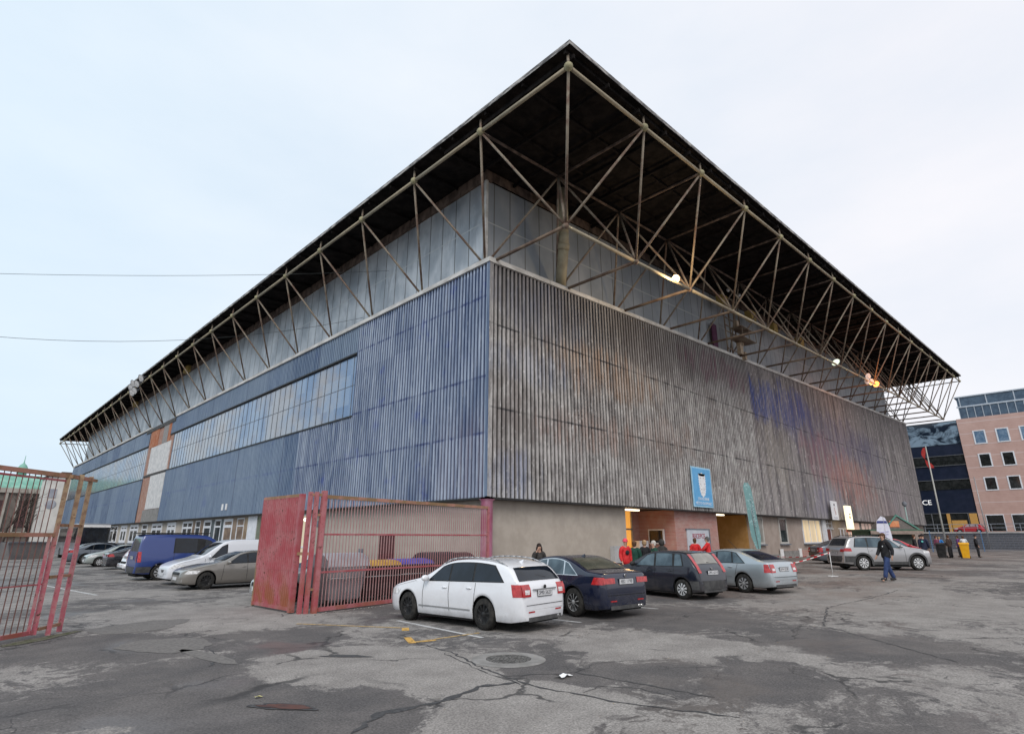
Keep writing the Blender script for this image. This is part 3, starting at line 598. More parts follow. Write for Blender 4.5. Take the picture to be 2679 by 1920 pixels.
# entrance recesses
q = MB(); q.box((10.9,3.0,-.2),(16.2,3.2,3.5)); q.build('back_wall', M['brick_front'], HALL)
q = MB(); q.box((16.2,.38,-.3),(21.85,3.1,3.5)); q.build('brick_wall', M['brick_front'], HALL)
q = MB(); q.box((21.85,4.2,-.2),(27.5,4.4,3.5)); q.box((27.3,.75,-.2),(27.5,4.2,3.5)); q.build('porch_wall', M['amber'], HALL)
# glass entrance door with amber light behind
dr = empty('entrance_door', (0,0,0)); dr.parent = HALL
q = MB(); q.box((12.6,2.9,-.1),(15.1,2.95,3.45)); q.build('glass', glow('amber_lit_glass', (.9,.42,.08), .55), dr)
q = MB()
for x in (12.5,13.8,15.1): q.box((x-.06,2.8,0),(x+.06,2.9,3.5))
q.box((12.5,2.8,2.3),(15.1,2.88,2.4)); q.build('door_frame', M['steel'], dr)
q = MB(); q.box((12.0,1.2,3.38),(13.6,1.4,3.47)); q.build('tube_lamp', M['lamp_on'], HALL)
q = MB(); q.box((22.4,1.1,3.38),(24.6,1.35,3.47)); q.build('tube_lamp', M['lamp_on'], HALL)
# side wall window and ticket machine
wv = empty('side_window', (0,0,0)); wv.parent = HALL
q = MB(); q.box((16.10,1.15,1.45),(16.18,2.3,2.35)); q.build('window_frame', M['white_frame'], wv)
q = MB(); q.box((16.085,1.25,1.53),(16.11,2.2,2.27)); q.build('pane', M['glass'], wv)
def lightat(name, loc, e, col, r=.3, parent=None):
    l = bpy.data.lights.new(name, 'POINT'); l.energy = e; l.color = col; l.shadow_soft_size = r
    o = bpy.data.objects.new(name, l); COL.objects.link(o); o.location = loc
    if parent is not None: o.parent = parent
    return o
lightat('entrance_light', (12.8,1.6,3.0), 40, (1,.6,.25), .7, HALL); lightat('porch_light', (23.5,1.6,3.0), 50, (1,.66,.3), .7, HALL)
# ticket counter with shutter
tk = empty('ticket_counter', (0,0,0)); tk.parent = HALL
q = MB(); q.box((17.5,.30,1.02),(20.35,.37,2.32)); q.build('shutter_board', simple('shutter_white', (.46,.49,.55), (.55,.58,.62), 3), tk)
q = MB(); q.box((20.35,.28,1.0),(20.5,.39,2.36)); q.box((17.4,.28,2.32),(20.5,.39,2.4)); q.box((17.4,.2,.92),(20.5,.39,1.02)); q.build('counter_frame', M['mullion'], tk)
q = MB(); q.box((17.6,.27,1.02),(18.4,.31,1.35)); q.build('counter_opening', M['black'], tk)
text('RECEPCE', .42, M['ink_red'], tk, frame4((18.95,.29,1.92), (1,0,0), (0,0,1)))
q = MB(); q.box((9.3,.1,.55),(9.95,.39,1.4)); q.box((10.0,.12,.55),(10.7,.39,1.4)); 
tag(q.build('electric_box', simple('pale_grey_cabinet', (.36,.37,.38), (.44,.44,.44), 2)), 'pale grey metal cabinet fixed low on the plaster wall beside the entrance', 'cabinet')
q = MB(); q.box((14.6,2.0,.9),(15.6,2.5,1.65)); q.box((14.9,2.1,-.1),(15.3,2.4,.9)); tag(q.build('notice_case', M['white_frame']), 'white notice case standing in the brick entrance recess behind the queue', 'notice case')
# windows
def window(name, axis, a, b, z0, z1, pane, frame=M['white_frame'], fw=.07, mull=None, trans=None, at=.4, sill=True, label=None):
    w = empty(name, (0,0,0)); w.parent = HALL
    if label: w['label'] = label
    def bx(q, u0, u1, za, zc, d0, d1):
        if axis == 'y': q.box((at-d1, u0, za), (at-d0, u1, zc))
        else: q.box((u0, at-d1, za), (u1, at-d0, zc))
    q = MB(); bx(q, a+fw*.5, b-fw*.5, z0+fw*.5, z1-fw*.5, -.01, .025); q.build('pane', pane, w)
    q = MB(); bx(q, a, a+fw, z0, z1, 0, .07); bx(q, b-fw, b, z0, z1, 0, .07); bx(q, a+fw, b-fw, z0, z0+fw, 0, .068); bx(q, a+fw, b-fw, z1-fw, z1, 0, .068)
    for m in (mull or []): bx(q, m-fw/2, m+fw/2, z0+fw, z1-fw, 0, .064)
    if trans: bx(q, a+fw, b-fw, trans-fw/2, trans+fw/2, 0, .06)
    q.build('window_frame', frame, w)
    if sill: q = MB(); bx(q, a-.12, b+.12, z0-.1, z0, -.02, .2); q.build('sill', M['mullion'], w)
    return w
M['pane_dark'] = glass('window_pane_dark', (.02,.025,.03), (.07,.085,.09), .08); M['pane_warm'] = simple('orange_brown_panel', (.20,.13,.08), (.34,.25,.15), 1.6, .4, coat=.5)  # pane_warm: plain orange-brown of a panel between the windows
M['pane_green'] = glass('window_pane_green', (.14,.17,.12), (.2,.22,.17), .1); M['panel_brown'] = simple('brown_panel', (.15,.10,.07), (.27,.19,.13), 1.5, .5, coat=.3); M['panel_slate'] = simple('slate_panel', (.05,.065,.075), (.10,.12,.13), 1.5, .4, coat=.3)
zt_, zl_ = 3.32, 1.42
wins = [(46.82,49.86,'pane_dark',.75),(41.43,44.58,'pane_dark',.42),(39.17,40.59,'pane_dark',.22),(36.23,38.24,'pane_dark',.42),(33.76,35.36,'pane_dark',.3),(31.04,33.14,'panel_brown',.5),(28.59,30.13,'panel_brown',.2),
        (57.8,60.2,'pane_dark',.35),(51.8,55.9,'pane_dark',.6),(62.0,66.0,'pane_dark',.6),(67.7,71.0,'pane_dark',.7),(72.9,74.6,'pane_dark',.3),(75.2,77.3,'pane_dark',.3),(77.6,80.1,'pane_dark',.3),(83.1,85.0,'pane_dark',.3),(87,89,'pane_dark',.3),(91,93.5,'pane_dark',.3),(97,99.5,'pane_dark',.3)]
for a, b_, p, f in wins: window('window', 'y', a, b_, zl_ if a < 50 else 1.2, zt_, M[p], fw=min(.32, f*.45), mull=[(a+b_)/2] if b_-a > 2.9 else None, trans=2.72, sill=a > 45)
for a, b_, m in [(40.59,41.43,'panel_brown'),(38.24,39.17,'panel_brown'),(35.36,36.23,'panel_slate'),(33.14,33.76,'panel_slate'),(30.13,31.04,'panel_brown'),(27.74,28.59,'panel_warm'),(24.6,26.0,'pane_green')]:
    q = MB(); q.box((.34,a,1.42),(.41,b_,3.32)); q.build('window_panel', M.get(m, M['pane_warm']), HALL)
for y0, y1 in ((26.0,27.74),(24.2,24.55)): MB().box((.3,y0,1.3),(.41,y1,3.4)).build('white_post', M['white_frame'], HALL)
# lit glazed doorway and niche behind the fence
w = window('glazed_doorway', 'y', 17.2, 19.7, .2, 3.3, glow('doorway_glow', (.55,.47,.33), .35), M['white_frame'], .1, trans=1.25, sill=False)
for y, z in ((17.9,2.95),(18.9,3.0)): q = MB(); q.ball((.3,y,z), .12, 10, 6); q.build('ceiling_lamp', M['lamp_on'], w)
for yv, zv in ((16.2,2.5),(10.6,.9)): MB().box((.36,yv,zv),(.41,yv+.45,zv+.35)).build('vent_grille', M['mullion'], HALL)
q = MB(); q.box((.33,7.5,.2),(.41,8.9,1.98)); q.build('dark_red_door', simple('dark_red_door', (.05,.012,.015), (.09,.02,.02)), HALL)
# windows on the right front
window('window', 'x', 27.95, 29.45, 1.35, 3.42, simple('net_curtain_grey', (.23,.23,.21), (.31,.3,.28), 2, .3, coat=.6), simple('old_window_frame', (.42,.41,.38), (.5,.49,.46), 3), .14)
window('window', 'x', 32.6, 34.3, 1.35, 3.42, M['pane_dark'], simple('old_frame_white', (.42,.41,.38), (.5,.49,.46), 3), .14)
def curt(name, c1, c2, e):
    n = NT(name); f = n.noise(1, 3, .5, n.vec((2.2,1,.05))); col = n.mix(n.ramp(f, .35, .65), c1, c2); return n.fin(col, .6, 0, coat=.4, emit=col, es=e)
window('window', 'x', 37.9, 42.5, 1.35, 3.42, curt('lit_cream_curtain', (.62,.50,.33), (.80,.62,.36), .38), M['white_frame'], .1, mull=[39.6,41.2], label='wide window with cream curtains lit from inside')
window('window', 'x', 50.4, 55.0, .9, 3.42, curt('lit_pink_curtain', (.60,.38,.28), (.75,.50,.38), .3), M['concrete'], .1, mull=[52.8], label='wide window with pinkish curtains')
window('window', 'x', 55.4, 59.5, .9, 3.42, curt('lit_pink_curtain_far', (.5,.36,.3), (.7,.5,.42), .2), M['concrete'], .1, mull=[57,58.2])
door = empty('red_brown_door', (0,0,0)); door.parent = HALL
q = MB(); q.box((44.0,.3,0),(45.0,.38,2.6)); q.build('door_leaf', simple('red_brown_paint', (.13,.035,.025), (.19,.06,.045), 4), door)
q = MB(); [q.box(a, c) for a, c in (((43.0,.25,0),(43.9,.4,3.45)),((45.0,.28,0),(45.15,.4,2.7)),((43.9,.28,2.6),(46,.4,2.7)),((43.2,.22,2.7),(45.5,.26,2.76)),((43.2,.22,3.1),(45.5,.26,3.16)),((45.4,.22,2.7),(45.5,.26,3.4)),((44.3,.22,2.7),(44.36,.26,3.4)))]; q.build('door_frame', M['white_frame'], door)
gr = MB()
for x in (46.0,47,48,49): gr.box((x,-.3,.4),(x+.06,-.24,2.7))
for z in (.5,1.2,1.9,2.64): gr.box((45.5,-.3,z),(49.06,-.25,z+.06))
tag(gr.build('window_grille', M['white_frame']), 'white metal grille frame standing in front of the wall beside the red brown door', 'grille')
for x in (32.5,36.5):     # white plates on the plinth
    q = MB(); q.box((x-.45,.22,.15),(x+.1,.30,.95)); tag(q.build('number_plate_board', M['white']), 'small white board on the brick plinth below the %s' % ('wide lit window' if x > 35 else 'narrow dark window'), 'board')
q = MB(); q.box((32.7,.2,.1),(35.9,.29,.8)); tag(q.build('vent_cover', M['concrete']), 'grey metal hatch low on the brick plinth between two small white boards', 'hatch')
# pink corner column
cp = MB(); cp.lathe([(.26,-.15),(.26,3.35),(.36,3.44)], (.14,.14,0), 'z', 28); cp.build('corner_column', simple('faded_pink_paint', (.42,.10,.18), (.55,.30,.40), 1.2, .45, stretch=(1,1,.5)), HALL)

# ------------------------------------------------------------------ signs on the front
M['sign_blue'] = simple('sign_blue', (.10,.36,.66), (.14,.42,.72), 2, .5); M['sign_rim'] = simple('sign_pale_blue', (.30,.52,.68), rough=.5); M['sign_white'] = simple('sign_white', (.68,.70,.72), rough=.5)
sg = empty('city_sign', (19.1,-.2,3.74), 0, 'tall light blue board with a white heraldic eagle hung on the corrugated front', 'sign')
q = MB(); q.box((-1.3,0,0),(1.32,.06,2.6)); q.build('board', M['sign_rim'], sg)
q = MB(); q.box((-1.2,-.012,.1),(1.22,.0,2.5)); q.build('blue_face', M['sign_blue'], sg)
# heraldic eagle, built from a symmetrical outline
half = [(.10,2.24),(.16,2.12),(.30,2.02),(.50,2.18),(.42,2.0),(.52,1.96),(.41,1.86),(.51,1.80),(.41,1.70),(.50,1.62),(.40,1.54),(.49,1.44),(.38,1.38),(.47,1.27),(.36,1.22),(.44,1.10),(.33,1.08),(.40,.95),(.28,.93),(.30,.80),(.16,.74),(0,.62)]
q = MB()
for k in range(len(half)-1):
    (x0, z0), (x1, z1) = half[k], half[k+1]
    for s in (1, -1): q.face([(0,-.022,z0),(s*x0,-.022,z0),(s*x1,-.022,z1),(0,-.022,z1)])
q.build('eagle_emblem', M['sign_white'], sg)
q = MB()
for s in (1, -1):
    for z, x, w_ in ((1.9,.20,.05),(1.5,.24,.035),(1.15,.17,.045),(.95,.12,.03)): q.box((s*x-w_,-.03,z-.03),(s*x+w_,-.024,z+.03))
q.build('emblem_detail', simple('emblem_brown', (.40,.30,.30)), sg)
text('STATUTÁRNÍ', .25, M['sign_white'], sg, frame4((0,-.018,.52), (1,0,0), (0,0,1))); text('MĚSTO OLOMOUC', .25, M['sign_white'], sg, frame4((0,-.018,.24), (1,0,0), (0,0,1)))
s2 = empty('white_sign', (44.6,-.5,3.45), 0, 'white upright sign with a faint rose mark, on the cladding above the red brown door', 'sign')
q = MB(); q.box((-.9,0,0),(.9,.06,1.75)); q.build('board', M['sign_white'], s2)
q = MB(); q.box((-.12,-.02,1.3),(.1,0,1.5)); q.build('mark', M['ink'], s2)
MB().prism([(-.22,1.15),(-.02,1.18),(.22,.5),(.02,.48)], lambda u, v, w: (u, -.02+.01*w, v)).build('faint_mark', simple('faded_rose_mark', (.50,.38,.38)), s2)
MB().box((-.6,-.02,.14),(.65,-.01,.24)).build('faint_line', simple('faded_grey_line', (.45,.46,.5)), s2)
s3 = empty('lit_sign', (47.6,-.9,2.6), 0, 'glowing cream box sign with a small emblem and a red base, hung by the cladding', 'sign')
q = MB(); q.box((-.75,0,0),(.75,.25,2.25)); q.build('light_box', glow('cream_light_box', (.95,.86,.58), .85), s3)
q = MB(); q.box((-.85,-.05,-.25),(.85,.3,0)); q.build('red_base', simple('sign_red', (.5,.09,.05)), s3)
q = MB(); q.ball((-.1,-.01,1.15), .2, 10, 6, sc=(1,.1,.8)); q.build('emblem', simple('emblem_ochre', (.3,.2,.06)), s3)
q = MB(); q.box((-.25,-.02,1.42),(.25,0,1.5)); q.build('emblem_bar', M['ink'], s3)

# ------------------------------------------------------------------ lamps on the truss
def floodlight(name, loc, aim, label, size=.35, em=None, group=None, parent=None):
    f = empty(name, loc, 0, label, 'floodlight', group) if parent is None else empty(name, loc)
    if parent is not None: f.parent = parent
    f.rotation_euler = Vector(aim).to_track_quat('Z', 'Y').to_euler()
    q = MB(); q.lathe([(.02,-size*1.1),(size*.4,-size*.9),(size*.55,-size*.4),(size,0),(size*1.05,.03)], axis='z', n=16); q.build('housing', M['steel'], f)
    q = MB(); q.lathe([(0,.03),(size*.6,.02),(size*.96,0)], axis='z', n=16); q.build('lens', em or M['white_lens'], f)
    q = MB(); q.bar((-size*1.1,0,-.02),(-size*.9,0,-size*1.5),.05); q.bar((size*1.1,0,-.02),(size*.9,0,-size*1.5),.05); q.bar((-size*.95,0,-size*1.5),(size*.95,0,-size*1.5),.05); q.build('bracket', M['mullion'], f)
    return f
floodlight('floodlight', (9.7,-4.62,15.55), (-.55,-.75,-.55), 'round floodlight glowing warm white on the lower chord near the corner', .22, glow('warm_lamp', (1,.78,.45), 2.2))
lightat('warm_lamp_light', (9.1,-5.3,14.9), 380, (1,.72,.4), .3)
floodlight('floodlight', (37.4,-4.62,16.75), (-.4,-.6,-.9), 'small dimly lit floodlight midway along the lower chord', .36, glow('pale_lamp', (.9,1,.78), .9))
floodlight('floodlight', (50.6,-4.62,17.25), (-.6,-.6,-.5), 'bright orange floodlight toward the far end of the lower chord', .32, glow('orange_lamp', (1,.38,.07), 2.6))
lightat('orange_lamp_light', (49.6,-6.4,16.0), 420, (1,.33,.07), .6)
for k, (dx, dz) in enumerate([(-2.2,.5),(-1.3,.1),(-2.9,-.1)]): floodlight('floodlight', (50.6+dx,-4.5,17.15+dz), (-.5,-.8,-.3), 'unlit grey floodlight, one of three clustered beside the orange lamp', .34, group='unlit lamps beside the orange lamp')
for k, (dy, dz, dx) in enumerate([(0,0,0),(1.6,.35,-.1),(3.2,.1,0),(-1.2,.5,.1),(.6,-.75,0),(2.2,-.7,.05)]): floodlight('floodlight', (-2.9+dx,60.5+dy,19.7+dz), (-.8,-.3,-.5), 'grey floodlight in the cluster on the far roof edge above the brick bay', .42, group='floodlight cluster on the far roof edge')
# equipment rack
rk = empty('antenna_rack', (27.2,-.2,0), 0, 'rusty lift-like rack with pipes, ladder and small lamps climbing the upper wall', 'equipment rack')
q = MB()
for x in (-1.2,-.3,.7,1.7): q.bar((x,.2,16.1),(x,.2,21.3),.09)
for z in (16.5,17.4,18.0,18.5,19.2,20.2,21.2): q.bar((-1.2,.15,z),(1.7,.15,z),.07)
for z in (17.4,18.3): q.box((-.6,-.9,z),(2.0,.1,z+.06))
for x in (-.6,.7,2.0): q.bar((x,-.9,17.4),(x,-.9,18.3),.05)
q.build('steel_frame', M['truss'], rk)
for x, z, s in ((.6,16.3,.55),(.9,17.1,.4),(.4,18.4,.45),(1.3,16.0,.35)):
    q = MB(); q.box((x-s/2,-.2,z),(x+s/2,.1,z+s*1.8)); q.build('equipment_box', simple('ochre_box', (.32,.23,.15), (.42,.34,.26), 3), rk)
q = MB(); q.box((-2.2,.85,16.1),(-1.4,.95,18.6)); q.build('maroon_panel', simple('maroon_panel', (.07,.015,.05), (.10,.03,.07), 2), rk)
for x, z in ((-1.2,21.4),(.9,21.6)): q = MB(); q.ball((x,-.4,z), .16, 8, 5); q.build('small_lamp', M['white_lens'], rk)
# ------------------------------------------------------------------ cars
def interp(pts, x):
    if x <= pts[0][0]: return pts[0][1]
    for (a, b), (c, d) in zip(pts, pts[1:]):
        if x <= c: return b+(d-b)*(x-a)/(c-a) if c > a else d
    return pts[-1][1]
def smooth(pts, it=2):
    for _ in range(it):
        q = [pts[0]]
        for (a, b), (c, d) in zip(pts, pts[1:]): q += [(a*.75+c*.25, b*.75+d*.25), (a*.25+c*.75, b*.25+d*.75)]
        pts = q+[pts[-1]]
    return pts
def make_wheel(parent, x, y, r, w, kind, side):
    q = MB(); s = side
    q.lathe([(r*.62,-w/2),(r*.9,-w/2),(r*.985,-w*.36),(r,-w*.2),(r,w*.2),(r*.985,w*.36),(r*.9,w/2),(r*.66,w/2),(r*.64,w*.2)], (0,0,0), 'y', 32)
    wh = q.build('wheel', M['tyre'], parent); wh.location = (x, y, r)
    q = MB(); o = s*w*.5
    dark = {'dark': M['rim_dark'], 'steel': M['rim_dark']}.get(kind)
    q.lathe([(0,s*w*.12),(r*.3,s*w*.14),(r*.62,s*w*.10),(r*.66,s*w*.48)], (0,0,0), 'y', 28, 1)
    n = {'dark': 10, 'multi': 10, 'cap': 9, 'steel': 8, 'five': 5}[kind]
    for k in range(n):
        a = 2*math.pi*k/n+.2
        wd = {'dark': .20, 'multi': .15, 'cap': .42, 'steel': .5, 'five': .45}[kind]
        i0, i1 = (r*.10, r*.64); y0 = s*w*.43; y1 = s*w*.48
        p = []
        for rr, ww, yy in ((i0, wd*1.3, y1), (i1*.55, wd*.8, y1), (i1, wd, y0)):
            for sg_ in (-1, 1): aa = a+sg_*ww*.5*(1 if rr > i0 else 1.1); p.append((rr*math.cos(aa), yy, rr*math.sin(aa)))
        q.face([p[0], p[1], p[3], p[2]], 0); q.face([p[2], p[3], p[5], p[4]], 0)
    q.lathe([(0,s*w*.50),(r*.12,s*w*.49),(r*.16,s*w*.45)], (0,0,0), 'y', 16, 0)
    q.lathe([(r*.60,s*w*.44),(r*.655,s*w*.49),(r*.67,s*w*.45)], (0,0,0), 'y', 32, 0)
    face = {'dark': M['rim_dark'], 'multi': M['rim_silver'], 'cap': M['rim_white'], 'steel': M['rim_silver'], 'five': M['rim_silver']}[kind]
    q.build('rim', [face, M['rim_dark']], wh)
    return wh
def car(name, label, cat, pos, head, P, sc=1., z=None, group=None):
    """P: L,W,top profile,belt profile,sill,wheels(xf,xr,r),paint ... ; local x from nose (0) to tail (L)"""
    L, Wd = P['L'], P['W']; hw0 = Wd/2
    top = smooth(P['top'], 2); belt = P['belt']; xf, xr, r = P['wheels']; RA = r+P.get('gap', .055); sill = P.get('sill', .2)
    fa, ra, fm, rm = P.get('nose', .6), P.get('tailr', .45), P.get('nosew', .62), P.get('tailw', .80)
    zt = lambda x: interp(top, x)
    def plan(x):
        w_ = hw0
        if x < fa: w_ *= fm+(1-fm)*math.sqrt(max(0, 1-(1-x/fa)**2))
        if x > L-ra: w_ *= rm+(1-rm)*math.sqrt(max(0, 1-(1-(L-x)/ra)**2))
        return w_
    tum = P.get('tum', .30)
    def zb_(x): return min(interp(belt, x), zt(x)-.05)
    def hw(x, z_):
        b_ = zb_(x); p = plan(x)
        if z_ <= b_:
            t = (z_-.2)/max(.05, b_-.2); s = .93+.07*math.sin(min(1, max(0, t)*1.45)*math.pi/2) - (.035*max(0, t-.68)/.32)
            return p*s
        return p*.965-(z_-b_)*tum
    def low(x):
        v = sill+P.get('rise', .10)*(max(0, (.35-x)/.35)+max(0, (x-(L-.35))/.35))*.5
        for xc in (xf, xr):
            if abs(x-xc) < RA: v = max(v, r+math.sqrt(max(0, RA*RA-(x-xc)**2)))
        return v
    xs = set([0, .02, .06, .12, L-.02, L-.06, L-.12, L]); k = 0.
    while k < L: xs.add(round(k, 3)); k += .075
    for xc in (xf, xr):
        for t in range(0, 17): xs.add(round(xc-RA*math.cos(math.pi*t/16), 4))
        xs.add(xc-RA-.004); xs.add(xc+RA+.004)
    xs = sorted(x for x in xs if 0 <= x <= L); rows = []
    for x in xs:
        zl = low(x); zb2 = zb_(x); ztt = zt(x); zl = min(zl, zb2-.02); re = max(ztt-.055, zb2+.005)
        zz = [zl, zl+.02*(zb2-zl), zl+.22*(zb2-zl), zl+.45*(zb2-zl), zl+.66*(zb2-zl), zl+.84*(zb2-zl), zb2-.012, zb2+.004, zb2+(re-zb2)*.35, zb2+(re-zb2)*.7, re]
        pr_ = [(x, hw(x, z_), z_) for z_ in zz]; pr_[0] = (x, pr_[0][1]-.02, zl)
        e = pr_[-1][1]; pr_ += [(x, e-.035, re+(ztt-re)*.6), (x, e-.10, ztt-.008), (x, e*.55, ztt), (x, 0, ztt+.006)]
        rows.append(pr_+[(a, -b_, c) for a, b_, c in reversed(pr_[:-1])])
    q = MB(); q.grid(rows, 0, True)
    for rr in (rows[0], rows[-1]):
        n = len(rr)
        for i in range(n//2): q.face([rr[i], rr[i+1], rr[n-2-i], rr[n-1-i]] if i < n//2-1 else [rr[i], rr[i+1], rr[n-1-i]], 0, False)
    root = empty(name, (pos[0], pos[1], zg(pos[0]) if z is None else z), math.atan2(-head[1], -head[0]), label, cat, group)
    # origin at the middle of the wheelbase
    cx = (xf+xr)/2; holder = root; OFF = Vector((-cx, 0, 0))
    def fin(mb, nm, mats, weld=False):
        mb.v = [(v[0]-cx, v[1], v[2]) for v in mb.v]; o = mb.build(nm, mats, root, weld); return o
    body = fin(q, 'body', P['paint'], True)
    for p_ in body.data.polygons: p_.use_smooth = True
    q = MB(); q.box((.15,-hw0+.27,.17),(L-.12,hw0-.27,.60)); q.box((xf+RA+.02,-hw0*.9,.16),(xr-RA-.02,hw0*.9,.30)); fin(q, 'underbody', M['dark'])
    def side(u, quad, off=.006, n=12, m=5):   # quad = 4 (x,z) corners: bottom-front, bottom-rear, top-rear, top-front (z may be callables of x)
        (x0, z0), (x1, z1), (x2, z2), (x3, z3) = quad; R_ = []
        f = lambda z_, x: z_(x) if callable(z_) else z_
        for j in range(m+1):
            s = j/m; row = []
            for i in range(n+1):
                t = i/n; xb = x0+(x1-x0)*t; xt = x3+(x2-x3)*t; zb1 = f(z0, xb)*(1-t)+f(z1, xb)*t; zt1 = f(z3, xt)*(1-t)+f(z2, xt)*t
                x = xb+(xt-xb)*s; z_ = zb1+(zt1-zb1)*s; row.append((x, u*(hw(x, z_)+off), z_))
            R_.append(row)
        return R_
    zw0 = lambda x: zb_(x)+.02
    zw1 = lambda x: max(zt(x)-P.get('wtop', .085), zb_(x)+.035)
    wins_ = P.get('win', [])
    gl = P.get('glass', M['glass'])
    for u in (1, -1):
        if wins_:
            a, b_ = wins_[0], wins_[-1]
            q = MB(); q.grid(side(u, ((a[0]-.05, lambda x: zb_(x)-.0), (b_[1]+.05, lambda x: zb_(x)-.0), (b_[2]+.04, lambda x: zw1(x)+.02), (a[3]-.03, lambda x: zw1(x)+.02)), .003, 26), 0, True); fin(q, 'window_surround', P.get('trim', M['black']))
        for (a, b_, c, d) in wins_:
            q = MB(); q.grid(side(u, ((a, zw0), (b_, zw0), (c, zw1), (d, zw1)), .007, 14), 0, True); fin(q, 'side_window', gl)
        for (a, b_) in P.get('doors', []):
            q = MB(); q.grid(side(u, ((a, sill+.12), (a+.014, sill+.12), (b_+.014, lambda x: zb_(x)-.01), (b_, lambda x: zb_(x)-.01)), .003, 1, 8), 0, True); fin(q, 'door_seam', M['black'])
        for hx_ in P.get('handles', []):
            hz_ = interp(belt, hx_)-.13; yy = hw(hx_, hz_)
            q = MB(); q.ball((hx_, u*(yy+.01), hz_), .10, 10, 5, sc=(1,.25,.2)); fin(q, 'door_handle', P.get('hmat', P['paint']))
        if P.get('mould'):
            z_, c = P['mould']; q = MB(); q.grid(side(u, ((xf+RA+.06, z_), (xr-RA-.06, z_), (xr-RA-.06, z_+.03), (xf+RA+.06, z_+.03)), .012, 8, 1), 0, False); fin(q, 'side_moulding', c)
        if P.get('skirt'):
            z_, c = P['skirt']; q = MB(); q.grid(side(u, ((xf+RA-.01, sill+.0), (xr-RA+.01, sill+.0), (xr-RA+.0, z_), (xf+RA, z_)), .012, 14, 3), 0, True)
            for xc in (xf, xr):
                rw = []
                for t in range(17):
                    a_ = math.pi*t/16; rw.append([(xc-rr*math.cos(a_), u*(hw(xc-rr*math.cos(a_), r+rr*math.sin(a_))+.014), r+rr*math.sin(a_)-(.12 if t in (0,16) else 0)) for rr in (RA-.002, RA+.04, RA+.075)])
                q.grid(rw, 0, True)
            fin(q, 'plastic_skirt', c)
        mxp = P.get('mirror')
        if mxp:
            zz_ = interp(belt, mxp)+.05; yy = hw(mxp, zz_)
            q = MB(); q.ball((mxp, u*(yy+.13), zz_+.02), .10, 12, 8, sc=(.75,1.15,.75)); q.bar((mxp, u*(yy-.02), zz_-.03), (mxp, u*(yy+.08), zz_-.01), .05); fin(q, 'wing_mirror', P.get('mmat', P['paint']))
        if P.get('rails'):
            a, b_, rm_ = P['rails']; q = MB(); pts = []
            for i in range(13):
                t = i/12; x = a+(b_-a)*t; zz_ = zt(x)-.02+.055*min(1, 6*t, 6*(1-t)); pts.append((x, u*(hw(x, zt(x)-.06)-.07), zz_))
            q.path(pts, .018, 6); fin(q, 'roof_rail', rm_)
        for (x0, x1, z0, z1, x2, x3, mat_, nm) in P.get('lamps', []):
            q = MB(); q.grid(side(u, ((x0, z0), (x1, z0), (x3, z1), (x2, z1)), .008, 8, 4), 0, True); fin(q, nm, mat_)
    # windscreen and rear window follow the profile
    def xprof(z_, rear):
        pk = max(top, key=lambda p: p[1]); seq = [p for p in top if (p[0] >= pk[0] if rear else p[0] <= pk[0])]
        if rear:
            for (a, b_), (c, d) in zip(seq, seq[1:]):
                if b_ >= z_ >= d: return a+(c-a)*((b_-z_)/(b_-d) if b_ > d else 0)
            return L
        for (a, b_), (c, d) in zip(seq, seq[1:]):
            if b_ <= z_ <= d: return a+(c-a)*((z_-b_)/(d-b_) if d > b_ else 0)
        return 0
    def screen(za, zc, rear, f0, f1, nm, mat_, off=.012, n=12, m=6):
        R_ = []; sgn = 1 if rear else -1
        for j in range(m+1):
            z_ = za+(zc-za)*j/m; x = xprof(z_, rear); wdt = (hw(x, z_-.02) if z_ > zb_(x) else plan(x)*.96)*(f0+(f1-f0)*j/m)
            row = []
            for i in range(n+1):
                t = -1+2*i/n; y = wdt*t; row.append((x+sgn*off-sgn*.05*abs(t)**3*.3, y, z_+(.012 if True else 0)-.012*abs(t)**4))
            R_.append(row)
        q = MB(); q.grid(R_, 0, True); return fin(q, nm, mat_)
    if P.get('ws'): screen(P['ws'][0], P['ws'][1], False, .90, .86, 'windscreen', P.get('wsglass', gl))
    if P.get('rw'): screen(P['rw'][0], P['rw'][1], True, P['rw'][2], P['rw'][3], 'rear_window', P.get('rwglass', gl))
    for (y0, y1, z0, z1, mat_, nm) in P.get('rear', []):     # patches on the tail
        for u in ((1, -1) if y0 > 0 else (1,)):
            R_ = []
            for j in range(4):
                z_ = z0+(z1-z0)*j/3; x = min(xprof(z_, True), L)+.01; R_.append([(x, u*(y0+(y1-y0)*i/4), z_) for i in range(5)])
            q = MB(); q.grid(R_, 0, False); fin(q, nm, mat_)
    for (y0, y1, z0, z1, mat_, nm, xo) in P.get('front', []):
        for u in ((1, -1) if y0 > 0 else (1,)):
            R_ = []
            for j in range(4):
                z_ = z0+(z1-z0)*j/3; x = xprof(z_, False)-.012; R_.append([(max(x, 0)-.012+xo*((y0+(y1-y0)*i/4)/hw0)**2, u*(y0+(y1-y0)*i/4), z_) for i in range(5)])
            q = MB(); q.grid(R_, 0, False); fin(q, nm, mat_)
    if P.get('plate_r'):
        zz_, txt = P['plate_r']; x = min(xprof(zz_, True), L)+.012
        q = MB(); q.box((x,-.26,zz_-.06),(x+.012,.26,zz_+.06)); pl = fin(q, 'number_plate', M['plate'])
        text(txt, .115, M['ink'], pl, frame4((x+.014-cx, 0, zz_), (0,1,0), (0,0,1)), 'plate_lettering', .001)
        q = MB(); q.box((x+.002,-.275,zz_-.075),(x+.006,.275,zz_+.075)); fin(q, 'plate_holder', M['black'])
    if P.get('plate_f'):
        zz_ = P['plate_f']; q = MB(); q.box((-.03,-.26,zz_-.06),(-.012,.26,zz_+.06)); fin(q, 'number_plate', M['plate'])
